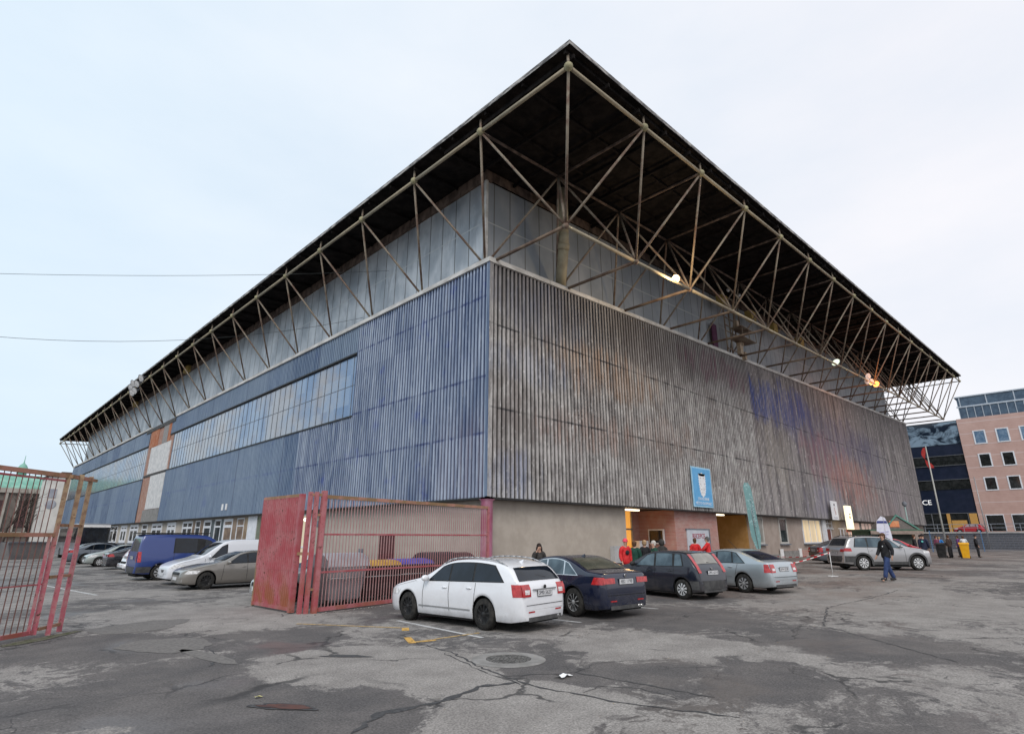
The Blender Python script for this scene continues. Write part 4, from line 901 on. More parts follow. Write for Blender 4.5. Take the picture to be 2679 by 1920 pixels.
    if P.get('fin'):
        x = P['fin']; q = MB(); q.face([(x-.1,-.02,zt(x)),(x+.08,-.02,zt(x)),(x+.08,0,zt(x)+.07)]); q.face([(x-.1,.02,zt(x)),(x+.08,.02,zt(x)),(x+.08,0,zt(x)+.07)]); fin(q, 'aerial_fin', P['paint'])
    if P.get('bumper_r'):
        z0, z1, mat_ = P['bumper_r']; q = MB(); R_ = []
        for z_ in (z0, (z0+z1)/2, z1):
            row = []
            for i in range(21):
                t = -1+2*i/20; y = plan(L-.02)*1.02*t; row.append((L+.03-.10*abs(t)**3+(.02 if z_ > z0 else 0), y, z_))
            R_.append(row)
        q.grid(R_, 0, True); fin(q, 'rear_bumper', mat_)
        for u in (1,-1):
            q = MB(); q.grid(side(u, ((xr+RA+.02, z0), (L-.04, z0), (L-.04, z1), (xr+RA-.03, z1)), .012, 8, 2), 0, True); fin(q, 'bumper_corner', mat_)
    for (z0_, z1_, m_, nm_, k_) in [(.545,.557,M['dark'],'bumper_crease',.97),(P.get('sill', .2)+.02,.31,M['grey_plastic'],'lower_valance',.86)]+([(.40,.43,TL,'reflector',-1)] if not P.get('bumper_r') else []):
        for u in ((1,) if k_ > 0 else (1,-1)):
            R_ = []
            for z_ in (z0_, z1_):
                row = []
                for i in range(17):
                    t = (-1+2*i/16)*k_ if k_ > 0 else u*(.55+.32*i/16); y = plan(L)*t; row.append((L+.008, y, z_))
                R_.append(row)
            q = MB(); q.grid(R_, 0, False); fin(q, nm_, m_)
    if P.get('exhaust'):
        q = MB()
        for y in P['exhaust']: q.tube((L-.25, y, .26), (L+.02, y, .27), .035, n=10, m=0)
        fin(q, 'exhaust', M['chrome'])
    for x in (xf, xr):
        for u in (1, -1): make_wheel(root, x-cx, u*(hw0-.125), r, .21, P.get('wk', 'cap'), u)
    if P.get('extra'): P['extra'](root, cx, hw, zt)
    root.scale = (sc*P.get('sx', 1), sc, sc)
    return root
def scaled(P, **k): d = dict(P); d.update(k); return d
TL = M['red_lens']; HL = M['white_lens']
WAG = dict(L=4.84, W=1.82, top=[(0,.46),(.0,.62),(.10,.72),(.35,.82),(.8,.92),(1.25,.99),(1.55,1.06),(2.1,1.34),(2.5,1.445),(3.2,1.47),(3.8,1.44),(4.22,1.375),(4.44,1.30),(4.70,1.02),(4.79,.95),(4.83,.80),(4.84,.5)],
    belt=[(0,.7),(1.2,.93),(2.5,.96),(4.2,1.0),(4.84,1.02)], wheels=(.93,3.69,.33), tum=.34, tailr=.62, tailw=.76, win=[(1.72,2.47,2.45,2.18),(2.53,3.30,3.27,2.51),(3.36,4.30,3.93,3.33)],
    doors=[(1.50,1.55),(2.50,2.49),(3.36,3.42)], handles=[2.35,3.22], mirror=1.72, ws=(1.08,1.40), rw=(1.03,1.30,.93,.84),
    rear=[(.50,.79,.72,.97,TL,'tail_light'),(.54,.70,.77,.86,HL,'reversing_light')], lamps=[(4.60,4.83,.72,.97,4.54,4.79,TL,'tail_light'),(.12,.55,.60,.72,.22,.66,HL,'headlight')], plate_r=(.78,'3M0 5627'), plate_f=.42, exhaust=(.5,))
SED = dict(L=4.88, W=1.85, top=[(0,.46),(0,.62),(.12,.74),(.5,.86),(1.3,.98),(1.6,1.05),(2.3,1.39),(2.8,1.455),(3.2,1.45),(3.6,1.36),(4.22,1.12),(4.45,1.10),(4.76,1.07),(4.84,1.02),(4.88,.75),(4.88,.5)],
    belt=[(0,.72),(1.3,.93),(3.2,.98),(4.88,1.0)], wheels=(.9,3.8,.345), win=[(1.95,2.68,2.66,2.38),(2.75,3.42,3.38,2.73),(3.47,3.95,3.55,3.44)], doors=[(1.6,1.62),(2.7,2.7),(3.45,3.6)], handles=[2.5,3.35],
    ws=(1.07,1.39), rw=(1.135,1.39,.86,.76), rear=[(.42,.84,.82,.95,TL,'tail_light')], lamps=[(4.50,4.86,.80,.97,4.58,4.84,TL,'tail_light'),(.1,.5,.6,.72,.2,.65,HL,'headlight')], plate_r=(.86,'4B2 1198'), plate_f=.42, exhaust=(.55,.45), mirror=1.85, tailr=.5, tailw=.78)
HAT = dict(L=3.92, W=1.68, top=[(0,.46),(0,.64),(.12,.76),(.5,.90),(.95,1.0),(1.2,1.07),(1.8,1.38),(2.2,1.455),(2.8,1.46),(3.35,1.42),(3.5,1.37),(3.74,1.04),(3.82,.95),(3.9,.80),(3.92,.5)],
    belt=[(0,.72),(1.0,.94),(2.4,.96),(3.92,1.0)], wheels=(.78,3.27,.30), win=[(1.42,2.18,2.16,1.85),(2.26,2.95,2.90,2.24),(3.02,3.34,3.22,3.0)], doors=[(1.2,1.22),(2.2,2.2),(2.98,3.0)], handles=[2.0,2.86], mirror=1.35,
    ws=(1.09,1.39), rw=(1.06,1.37,.74,.68), rear=[(.575,.72,.80,1.36,TL,'tail_light')], lamps=[(.08,.5,.62,.78,.25,.7,HL,'headlight')], plate_r=(.80,'2M1 6314'), plate_f=.4)
LIFT = dict(L=4.57, W=1.77, top=[(0,.46),(0,.62),(.12,.74),(.5,.86),(1.2,.99),(1.45,1.05),(2.1,1.37),(2.5,1.455),(2.9,1.46),(3.3,1.39),(3.7,1.26),(4.12,1.10),(4.38,1.06),(4.48,1.0),(4.55,.8),(4.57,.5)],
    belt=[(0,.7),(1.2,.93),(3,.97),(4.57,.98)], wheels=(.9,3.48,.315), win=[(1.7,2.4,2.38,2.1),(2.47,3.08,3.02,2.44),(3.13,3.58,3.2,3.08)], doors=[(1.45,1.5),(2.43,2.43),(3.1,3.3)], handles=[2.28,3.0], mirror=1.62,
    ws=(1.07,1.40), rw=(1.10,1.38,.86,.78), rear=[(.52,.77,.70,.97,TL,'tail_light'),(.54,.70,.76,.84,HL,'reversing_light')], lamps=[(4.34,4.55,.70,.97,4.33,4.47,TL,'tail_light'),(.1,.5,.6,.73,.22,.66,HL,'headlight')], plate_r=(.80,'5M4 0338'), plate_f=.42)
SUV = dict(L=4.38, W=1.84, top=[(0,.56),(0,.72),(.08,.86),(.35,.97),(1.1,1.08),(1.35,1.13),(1.95,1.49),(2.4,1.585),(3.2,1.60),(3.85,1.56),(4.02,1.49),(4.22,1.14),(4.3,1.05),(4.36,.86),(4.38,.6)],
    belt=[(0,.84),(1.1,1.03),(3,1.06),(4.38,1.08)], wheels=(.85,3.49,.345), gap=.07, sill=.27, win=[(1.62,2.32,2.3,2.02),(2.4,3.14,3.1,2.37),(3.2,3.82,3.66,3.18)], doors=[(1.4,1.42),(2.36,2.36),(3.16,3.2)], handles=[2.2,3.05], mirror=1.62,
    ws=(1.15,1.52), rw=(1.14,1.47,.86,.8), rear=[(.5,.82,.86,1.0,TL,'tail_light')], lamps=[(4.0,4.34,.88,1.03,4.02,4.3,TL,'tail_light'),(.08,.5,.80,.90,.15,.55,HL,'headlight')], plate_r=(.82,'6M8 2207'), plate_f=.5, rails=(1.9,3.9,M['black']))
VAN = dict(L=4.9, W=1.9, top=[(0,.5),(0,.85),(.08,1.0),(.5,1.12),(.95,1.22),(1.15,1.3),(1.75,1.86),(2.1,1.98),(2.6,2.02),(4.6,2.02),(4.76,1.97),(4.86,1.2),(4.9,.9),(4.9,.45)],
    belt=[(0,.95),(1.0,1.15),(4.9,1.18)], wheels=(.9,3.9,.34), sill=.28, win=[(1.45,2.1,2.1,1.85)], doors=[(1.2,1.25),(2.25,2.25),(3.4,3.4)], handles=[2.1], mirror=1.35, ws=(1.3,1.88), rw=(1.25,1.82,.84,.8), tum=.14, wtop=.2,
    rear=[(.80,.90,.80,1.25,TL,'tail_light')], lamps=[(4.72,4.86,.80,1.25,4.74,4.86,TL,'tail_light'),(.05,.45,.75,.95,.2,.5,HL,'headlight')], plate_r=(.98,'3M2 7741'), plate_f=.45, nosew=.74, tailw=.9, tailr=.2)
CAD = dict(L=4.4, W=1.8, top=[(0,.48),(0,.68),(.12,.80),(.5,.94),(1.0,1.04),(1.3,1.14),(1.95,1.62),(2.3,1.77),(2.8,1.81),(4.15,1.80),(4.3,1.72),(4.37,1.0),(4.4,.7),(4.4,.45)],
    belt=[(0,.8),(1.1,1.02),(4.4,1.08)], wheels=(.88,3.56,.32), win=[(1.6,2.2,2.2,2.02)], doors=[(1.3,1.35),(2.3,2.3),(3.3,3.3)], handles=[2.15], mirror=1.5, ws=(1.16,1.66), rw=(1.15,1.6,.84,.8), tum=.16, wtop=.14,
    rear=[(.7,.84,.8,1.2,TL,'tail_light')], lamps=[(4.25,4.36,.8,1.2,4.25,4.34,TL,'tail_light'),(.05,.5,.64,.80,.2,.62,HL,'headlight')], plate_f=.42, nosew=.72, tailw=.9, tailr=.2)
white = paint('white_car_paint', (.74,.75,.78), .3, (.34,.31,.29)); navy = paint('navy_car_paint', (.006,.010,.030), .22, (.10,.09,.085)); inky = paint('dark_blue_car_paint', (.007,.010,.020), .28, (.13,.11,.10))
silverb = paint('ice_blue_silver_paint', (.45,.50,.53), .3, (.25,.22,.2), .55); silver = paint('silver_grey_paint', (.42,.42,.43), .3, (.2,.18,.17), .5, .6); taupe = paint('beige_grey_paint', (.25,.235,.215), .28, (.2,.17,.14), .45)
vblue = paint('van_blue_paint', (.018,.045,.20), .4, (.08,.075,.07)); gry = paint('slate_paint', (.12,.14,.17), .3, (.1,.1,.1), .4); dk = paint('black_car_paint', (.015,.016,.022), .25, (.09,.085,.08)); redp = paint('red_car_paint', (.48,.02,.035), .3)
M['grey_plastic'] = simple('grey_plastic', (.05,.05,.052), (.08,.08,.08), rough=.6)
UP_ = lambda a: (math.sin(a), math.cos(a))
# the row in front: parked nose to the wall
def wag_extra(root, cx, hw, zt):
    q = MB(); q.path([(4.6-cx,-.1,1.14),(4.66-cx,.25,1.08)], .012, 6); q.build('wiper', M['black'], root)
    q = MB(); q.tube((4.835-cx,0,.90),(4.85-cx,0,.90),.045,n=16); q.build('badge', M['rim_dark'], root)
    q = MB(); q.box((4.82-cx,-.42,.845),(4.852-cx,.42,.87)); q.build('tailgate_grip', M['steel'], root)
car('white_estate_car', 'white estate car with black wheels and silver roof rails, nearest in the parked row', 'car', (-7.0,-7.18), (-.11,1), scaled(WAG, paint=white, wk='dark', sx=.91, mould=(.37,M['steel']), rails=(1.95,4.3,M['steel']), extra=wag_extra, hmat=white, fin=4.1), 1.0)
def sed_extra(root, cx, hw, zt):
    q = MB(); q.tube((4.84-cx,0,1.0),(4.86-cx,0,.995),.04,n=16); q.build('badge', M['chrome'], root)
car('navy_saloon_car', 'navy saloon car with multi-spoke silver wheels between the white estate and the dark hatchback', 'car', (-3.68,-7.30), (.10,1), scaled(SED, paint=navy, wk='multi', sx=.95, trim=M['chrome'], glass=M['glass_light'], rwglass=glass('saloon_rear_glass', (.05,.055,.04), (.10,.10,.075)), extra=sed_extra, fin=3.3), 1.0)
def hat_extra(root, cx, hw, zt):
    q = MB(); q.tube((3.86-cx,0,.93),(3.87-cx,0,.93),.04,n=16); q.build('badge', M['chrome'], root)
    q = MB(); q.path([(3.72-cx,-.05,1.1),(3.70-cx,.3,1.08)], .012, 6); q.build('wiper', M['black'], root)
car('dark_hatchback_car', 'dark blue hatchback with tall red tail lights and light hub caps', 'car', (1.62,-7.52), (.14,1), scaled(HAT, paint=inky, wk='cap', glass=M['glass_light'], rwglass=glass('hatch_rear_glass', (.22,.21,.19), (.33,.32,.29), .12), extra=hat_extra, bumper_r=(.3,.56,M['grey_plastic']), mmat=M['black']), 1.0)
def lift_extra(root, cx, hw, zt):
    q = MB(); q.tube((2.9-cx,-.2,1.44),(2.55-cx,-.2,1.78),.008,n=5); q.build('aerial', M['black'], root)
car('silver_liftback_car', 'pale silver blue liftback with steel wheels at the right end of the parked row', 'car', (5.12,-8.02), (.19,1), scaled(LIFT, paint=silverb, wk='steel', glass=M['glass_light'], rwglass=M['glass'], extra=lift_extra, mould=(.5,M['steel'])), 1.0)
# silver SUV seen side on, others near it
car('silver_suv_car', 'silver grey SUV with white hub caps and black roof rails, parked side on', 'SUV', (18.35,-9.95), (.713,-.70), scaled(SUV, paint=silver, wk='cap', glass=M['glass_light'], rwglass=M['glass'], skirt=(.40,M['grey_plastic']), bumper_r=(.38,.66,M['grey_plastic'])), 1.03)
car('dark_grey_car', 'dark grey car mostly hidden behind the tail of the silver SUV', 'car', tuple(spot(2222, 37.5))[:2], (.66,-.75), scaled(LIFT, paint=gry, wk='five'), 1.0)
car('red_car', 'glossy red car showing its bonnet above the silver SUV', 'car', tuple(spot(2322, 38.5))[:2], (.713,-.70), scaled(HAT, paint=redp, wk='cap', glass=M['glass_light']), 1.05)
# the row along the left side: nose or tail toward the camera side, perpendicular to the wall
lf = (-1, 0); rg = (1, 0)
car('beige_estate_car', 'beige grey estate car with dark wheels, nearest in the row beside the blue wall', 'car', (-7.4,7.5), (-1,.02), scaled(WAG, paint=taupe, wk='dark', mould=None, front=[(-.42,.42,.56,.66,M['black'],'grille',.0),(.5,.72,.30,.40,HL,'fog_lamp',.12)], sx=.98), .98)
def cad_extra(root, cx, hw, zt):
    # circled mark on the flank
    rows = []
    q = MB()
    for s in range(24):
        a0, a1 = 2*math.pi*s/24, 2*math.pi*(s+1)/24
        q.face([(3.55-cx+rr*math.cos(a), (hw(3.5,1.35+rr*math.sin(a))+.008), 1.36+rr*math.sin(a)) for rr, a in ((.21,a0),(.21,a1),(.175,a1),(.175,a0))])
    q.face([(3.55-cx-.09,hw(3.5,1.25)+.01,1.24),(3.55-cx-.05,hw(3.5,1.25)+.01,1.24),(3.55-cx+.02,hw(3.5,1.49)+.01,1.49),(3.55-cx-.02,hw(3.5,1.49)+.01,1.49)])
    q.face([(3.55-cx+.09,hw(3.5,1.25)+.01,1.24),(3.55-cx+.05,hw(3.5,1.25)+.01,1.24),(3.55-cx-.02,hw(3.5,1.49)+.01,1.49),(3.55-cx+.02,hw(3.5,1.49)+.01,1.49)])
    q.face([(3.55-cx-.05,hw(3.5,1.32)+.012,1.31),(3.55-cx+.05,hw(3.5,1.32)+.012,1.31),(3.55-cx+.04,hw(3.5,1.34)+.012,1.34),(3.55-cx-.04,hw(3.5,1.34)+.012,1.34)])
    q.build('circle_mark', M['ink'], root)
car('white_panel_van', 'white panel van with a circled letter A on its side, behind the beige estate', 'van', (-7.05,10.6), (-1,0), scaled(CAD, paint=paint('white_van_paint', (.68,.70,.74), .35, (.3,.28,.26)), wk='steel', front=[(-.75,.75,.42,.58,M['grey_plastic'],'front_bumper',.2)], extra=cad_extra), 1.03)
car('blue_van', 'deep blue high van with a black roof edge, tail toward the lane', 'van', (-7.15,14.5), (1,0), scaled(VAN, paint=vblue, wk='steel', win=[(1.45,2.1,2.1,1.85),(2.45,3.4,3.4,2.45)], bumper_r=(.34,.6,M['grey_plastic']), rwglass=glass('van_rear_glass', (.05,.06,.07), (.10,.11,.12)),
    extra=lambda root, cx, hw, zt: MB().box((1.9-cx,-.8,2.035),(4.85-cx,.8,2.08)).build('roof_rack', M['black'], root)), 1.04)
car('white_hatchback_car', 'white hatchback with red tail lights beside the blue van', 'car', (-6.65,21.2), (1,0), scaled(HAT, paint=paint('white_hatch_paint', (.72,.73,.76), .3, (.4,.38,.36)), wk='multi', L=4.1), 1.06)
car('black_saloon_car', 'black saloon with red tail lights beyond the white hatchback', 'car', (-6.2,27.0), (1,0), scaled(SED, paint=dk, wk='multi'), .95)
car('small_silver_car', 'small silver car nose out beyond the black saloon', 'car', (-6.9,32.0), (-1,0), scaled(HAT, paint=paint('silver_green_paint', (.40,.44,.42), .3, (.2,.2,.19), .5), wk='cap', front=[(-.4,.4,.55,.66,M['black'],'grille',0)]), 1.0)
car('slate_saloon_car', 'slate grey saloon in front of the dark coach', 'car', (-6.6,37.6), (1,0), scaled(SED, paint=gry, wk='multi'), 1.05)
car('dark_estate_car', 'black estate car beyond the slate grey saloon', 'car', (-5.4,42.6), (1,0), scaled(WAG, paint=dk, wk='dark'), 1.05)
car('pale_silver_car', 'silver car nose peeking out from behind the red corrugated gate', 'car', (-7.15,.55), (-1,.05), scaled(LIFT, paint=paint('pale_silver_paint', (.45,.47,.46), .3, (.2,.2,.2), .5), wk='steel', front=[(-.4,.4,.52,.64,M['black'],'grille',0)]), .92)
car('red_car', 'red hatchback parked on the raised lot before the pink brick building', 'car', (108,-2.2), (.05,1), scaled(HAT, paint=redp, wk='cap', glass=glass('sky_glass', (.25,.2,.22), (.4,.33,.35))), 1.05, z=2.5)
# ------------------------------------------------------------------ red fence, corrugated gate leaf, open gate on the left
def redmat(name, rustamt=.5):
    n = NT(name); f = n.noise(1.7, 6, .7); f2 = n.noise(11, 4, .7); z = n.xyz()[2]
    col = n.mix(n.ramp(f, .35, .65), (.34,.06,.075), (.39,.145,.155)); col = n.mix(n.ramp(n.noise(3, 5, .7, n.vec((1,1,.25))), .55, .72, 0, .4), col, (.42,.27,.27))
    rs = n.math('MULTIPLY', n.ramp(f2, .56, .66), n.ramp(f, .38, .6)); col = n.mix(n.math('MULTIPLY', rs, rustamt+.4), col, (.10,.035,.02))
    lo = n.math('MULTIPLY', n.ramp(z, 1.1, .2), n.ramp(n.noise(2, 4), .4, .6)); col = n.mix(n.math('MULTIPLY', lo, rustamt), col, (.26,.09,.03))
    return n.fin(col, .6)
M['red'] = redmat('faded_red_paint'); M['red_rust'] = redmat('rusty_red_sheet', .8); M['ochre'] = simple('ochre_primer', (.24,.15,.08), (.40,.20,.15), 2.2, .7, lo=.4, hi=.6); M['bar'] = simple('bar_pink_grey', (.32,.15,.15), (.44,.30,.29), 1.2, .7)
A = Vector((-9.03,-3.14)); B = Vector((-1.5,-1.75)); d = (B-A).normalized(); gz = -.1
fen = empty('bar_fence', (0,0,0), 0, 'long red fence of thin vertical bars from the corrugated gate leaf to the pink column', 'fence')
def rail(a, b, z, w, h, name='rail', mat=None, par=None):
    q = MB(); q.bar((a[0],a[1],z), (b[0],b[1],z), w, h); return q.build(name, mat or M['red'], par)
rail(A, B, 2.96, .07, .10, par=fen, mat=M['ochre']); rail(A, B, 1.93, .035, .05, par=fen); rail(A, B, .93, .035, .05, par=fen); rail(A, B, -.02, .07, .10, par=fen)
nb = 68; q = MB(); q.bar((0,0,-.02),(0,0,2.95),.020,.020); b0 = q.build('bar', M['bar'], fen)
for k in range(1, nb):
    p = A+(B-A)*k/nb; o = b0 if k == 1 else b0.copy()
    if k > 1: COL.objects.link(o); o.parent = fen
    o.location = (p.x, p.y, 0)
q = MB(); q.bar((B.x,B.y,-.1),(B.x,B.y,3.0),.09); q.build('post', M['red'], fen); q = MB(); q.bar((-9.03,-3.14,-.1),(-9.03,-3.14,3.12),.13); q.build('post', M['red'], fen)
gl = empty('corrugated_gate', (0,0,0), 0, 'solid red gate leaf of rusty corrugated sheet standing edge-on beside the barred fence', 'gate')
a = Vector((-9.47,-2.70)); b = Vector((-9.56,-.32)); dd = (b-a).normalized(); nn = Vector((dd.y, -dd.x)); L = (b-a).length
for z0, z1, off in ((.02,1.0,.0),(.97,2.05,.012),(2.02,2.96,.022)):
    q = MB(); rows = []
    us = []; u = 0
    while u < L: us += [(u, 0), (u+.05, 0), (u+.065, .035), (u+.105, .035)]; u += .125
    for z in (z0, z1): rows.append([(a.x+dd.x*min(t, L)-nn.x*(off+dp), a.y+dd.y*min(t, L)-nn.y*(off+dp), z) for t, dp in us])
    q.grid(rows, 0, False); q.build('corrugated_sheet', M['red_rust'], gl)
rail(a, b, 2.99, .09, .09, 'frame_rail', M['ochre'], gl); rail(a, b, .0, .09, .09, 'frame_rail', M['red'], gl)
q = MB(); q.bar((a.x,a.y,-.08),(a.x,a.y,3.03),.14); q.build('frame_stile', M['red'], gl); q = MB(); q.bar((b.x,b.y,-.08),(b.x,b.y,3.0),.08); q.build('frame_stile', M['ochre'], gl)
gp = empty('gate_post_pair', (0,0,0), 0, 'pair of red gate posts joined by short plates beside the corrugated leaf', 'gate post')
for x, y in ((-9.36,-2.98),(-9.23,-3.09)): q = MB(); q.bar((x,y,-.1),(x,y,3.08),.10); q.build('post', M['red'], gp)
for a_, b_, w_, h_ in [((-9.47,-2.75,1.42),(-9.23,-3.09,1.42),.05,.08),((-9.36,-2.98,3.0),(-9.05,-3.13,3.0),.06,.08),((-9.2,-3.1,.5),(-9.05,-3.13,.5),.04,.06),((-9.2,-3.1,2.45),(-9.05,-3.13,2.45),.04,.06)]: MB().bar(a_, b_, w_, h_).build('cross_plate', M['ochre'], gp)
# open gate at the left edge
def two_tone():
    n = NT('pink_to_ochre_paint'); z = n.xyz()[2]; f = n.math('ADD', z, n.math('MULTIPLY', n.math('SUBTRACT', n.noise(1.6, 5, .7), .5), 2.4))
    col = n.mix(n.ramp(f, 1.5, 2.2), n.mix(n.ramp(n.noise(5, 4, .7), .4, .65), (.42,.10,.13), (.42,.20,.20)), n.mix(n.ramp(n.noise(6, 4, .7), .4, .6), (.33,.23,.14), (.22,.13,.08)))
    col = n.mix(n.ramp(n.noise(13, 5, .75), .58, .66), col, (.09,.035,.02)); return n.fin(col, .65)
M['two'] = two_tone()
og = empty('barred_gate', (0,0,0), 0, 'open red and ochre barred gate leaf reaching out of the left edge of the picture', 'gate')
M['bar_dark'] = simple('dark_rusty_bar', (.09,.04,.035), (.2,.10,.085), 1.5, .7)
g1 = Vector((-14.86,-2.76)); gd = Vector((-.66,-.56)).normalized(); g0 = g1+gd*3.2
for z, w, h, m in ((3.14,.07,.09,'ochre'),(3.03,.03,.04,'red'),(1.90,.055,.08,'ochre'),(.92,.02,.03,'red'),(.0,.06,.08,'red')): rail(g1, g0, z, w, h, 'rail', M[m], og)
for t in (0, .13): p = g1+gd*t; q = MB(); q.bar((p.x,p.y,-.05 if t == 0 else -.02),(p.x,p.y,3.14 if t == 0 else 1.9),.085 if t == 0 else .055); q.build('stile', M['two'], og)
q = MB(); q.bar((0,0,0),(0,0,1.9),.018,.018); bl = q.build('bar', M['bar_dark'], og); q = MB(); q.bar((0,0,1.9),(0,0,3.1),.016,.016); bu = q.build('bar', M['bar_dark'], og)
for k in range(1, 23):
    for src in (bl, bu):
        p = g1+gd*(.12+.135*k); o = src if k == 1 else src.copy()
        if k > 1: COL.objects.link(o); o.parent = og
        o.location = (p.x, p.y, 0)
gp2 = empty('gate_post_pair', (0,0,0), 0, 'rusty red and ochre gate posts with rungs, beside the open barred gate', 'gate post')
for x, y, w, m in ((-14.60,-2.58,.085,'two'),(-14.36,-2.16,.085,'two')): q = MB(); q.bar((x,y,-.1),(x,y,3.2),w); q.build('post', M[m], gp2)
q = MB(); q.bar((-14.82,-2.82,3.13),(-14.36,-2.16,3.13),.08,.08); q.bar((-14.36,-2.16,3.13),(-14.22,-1.94,3.13),.06,.06); 
q.build('cross_plate', M['ochre'], gp2)
for z in (2.1,1.05,.05): MB().bar((-14.80,-2.77,z),(-14.36,-2.16,z),.05,.06).build('cross_plate', M['ochre'], gp2)
blobsheet('moss_strip', simple('mossy_ground', (.06,.07,.03), (.14,.13,.10), 9, .95), (-14.75,-3.1), .95, .17, .75, seed=21, dz=.009)
q = MB(); rd = random.Random(3)
for k in range(24):
    t = rd.random(); x = -9.6+t*2.8; y = -3.45+t*.5-rd.random()*.25
    q.ball((x, y, zg(x)+.015), rd.uniform(.012,.03), 6, 4, sc=(1,1,.6))
tag(q.build('rubble', M['concrete']), 'scattered pale crumbs of rubble along the foot of the red fence', 'rubble', kind='stuff')

# ------------------------------------------------------------------ waste containers behind the fence
def container(pos, rz, body, lid, label, s=1., dome=True):
    c = empty('waste_container', (pos[0], pos[1], zg(pos[0])), rz, label, 'waste container', 'waste containers behind the red fence')
    q = MB(); rows = []
    for z, hx, hy in ((.14,.50,.36),(.2,.54,.39),(.95,.64,.48),(1.02,.66,.50)):
        rows.append([(x*s, y*s, z*s) for x, y in ((-hx,-hy),(-hx+.06,-hy-.05),(hx-.06,-hy-.05),(hx,-hy),(hx+.03,0),(hx,hy),(hx-.06,hy+.05),(-hx+.06,hy+.05),(-hx,hy),(-hx-.03,0),(-hx,-hy))])
    q.grid(rows, 0, True); q.face(rows[0][:-1]); q.build('bin_body', body, c)
    q = MB(); rows = []
    for i in range(9):
        a = math.pi*i/8; y = -.56*math.cos(a); z = 1.0+(.36 if dome else .16)*math.sin(a)**.8 if 0 < i < 8 else 1.0
        rows.append([(-.69*s, y*s, z*s), (-.66*s, y*s, (z+.02)*s), (.66*s, y*s, (z+.02)*s), (.69*s, y*s, z*s)])
    q.grid(rows, 0, True)
    for k in (0, 3): q.face([r[k] for r in rows])
    q.build('lid', lid, c)
    for x in (-.5,.5):
        for y in (-.3,.3): q = MB(); q.lathe([(.0,-.03),(.085,-.03),(.085,.03),(0,.03)], (x*s,y*s,.09), 'x', 14); q.build('wheel', M['tyre'], c)
    q = MB(); q.tube((-.62*s,-.58*s,.72*s),(.62*s,-.58*s,.72*s),.02,n=6); q.tube((-.62*s,-.58*s,.72*s),(-.62*s,-.5*s,.72*s),.02,n=6); q.tube((.62*s,-.58*s,.72*s),(.62*s,-.5*s,.72*s),.02,n=6); q.build('handle', M['steel'], c)
dkb = simple('dark_maroon_plastic', (.035,.018,.022), (.06,.035,.04), 3, .6)
container((-7.55,-1.55), .1, simple('pale_container_metal', (.40,.38,.41), (.50,.48,.50), 2, .5, .3), simple('pale_container_lid', (.46,.45,.48), (.55,.54,.56), 2, .45, .3), 'large pale metal waste container with a rounded lid, nearest the gate posts', 1.08)
container((-6.05,-1.15), .05, dkb, simple('yellow_lid', (.55,.30,.05), (.62,.38,.10), 2, .55), 'dark waste container with a yellow lid, beside the pale one', 1.04, False)
container((-4.6,-1.0), .02, dkb, simple('blue_lid', (.09,.08,.42), (.14,.12,.5), 2, .55), 'dark waste container with a bright blue lid', 1.04, False)
container((-3.25,-.85), 0, dkb, simple('dark_lid', (.03,.025,.03), (.05,.04,.045), 2, .55), 'waste container with a dark rounded lid, next to the blue-lidded one', 1.02)
container((-2.1,-.45), 0, dkb, simple('black_lid', (.02,.018,.02), (.04,.03,.035), 2, .55), 'dark lidded waste container nearest the pink corner column', .98)

# ------------------------------------------------------------------ people
M['skin'] = simple('skin', (.42,.24,.17), (.50,.30,.22), 8, .55)
def skin_obj(name, verts, edges, radii, mat, parent, sub=1, root=0):
    me = bpy.data.meshes.new(name); me.from_pydata([tuple(v) for v in verts], edges, []); me.materials.append(mat)
    o = bpy.data.objects.new(name, me); COL.objects.link(o); o.parent = parent
    sk = o.modifiers.new('skin', 'SKIN'); sk.use_smooth_shade = True; sk.branch_smoothing = .6
    if not me.skin_vertices: 
        me.attributes
    dat = me.skin_vertices[0].data if me.skin_vertices else None
    if dat:
        for i, r in enumerate(radii): dat[i].radius = r if isinstance(r, tuple) else (r, r); dat[i].use_root = (i == root)
    if sub: ss = o.modifiers.new('subsurf', 'SUBSURF'); ss.levels = sub; ss.render_levels = sub
    dg = bpy.context.evaluated_depsgraph_get(); m2 = bpy.data.meshes.new_from_object(o.evaluated_get(dg)); m2.name = name
    if len(m2.polygons) > 8:
        o.modifiers.clear(); o.data = m2; m2.materials.clear(); m2.materials.append(mat)
        m2.polygons.foreach_set('use_smooth', [True]*len(m2.polygons))
    return o
def cloth(name, c, c2=None): return simple(name, c, c2 or tuple(min(1, x*1.6+.01) for x in c), 7, .85, bump=.3)
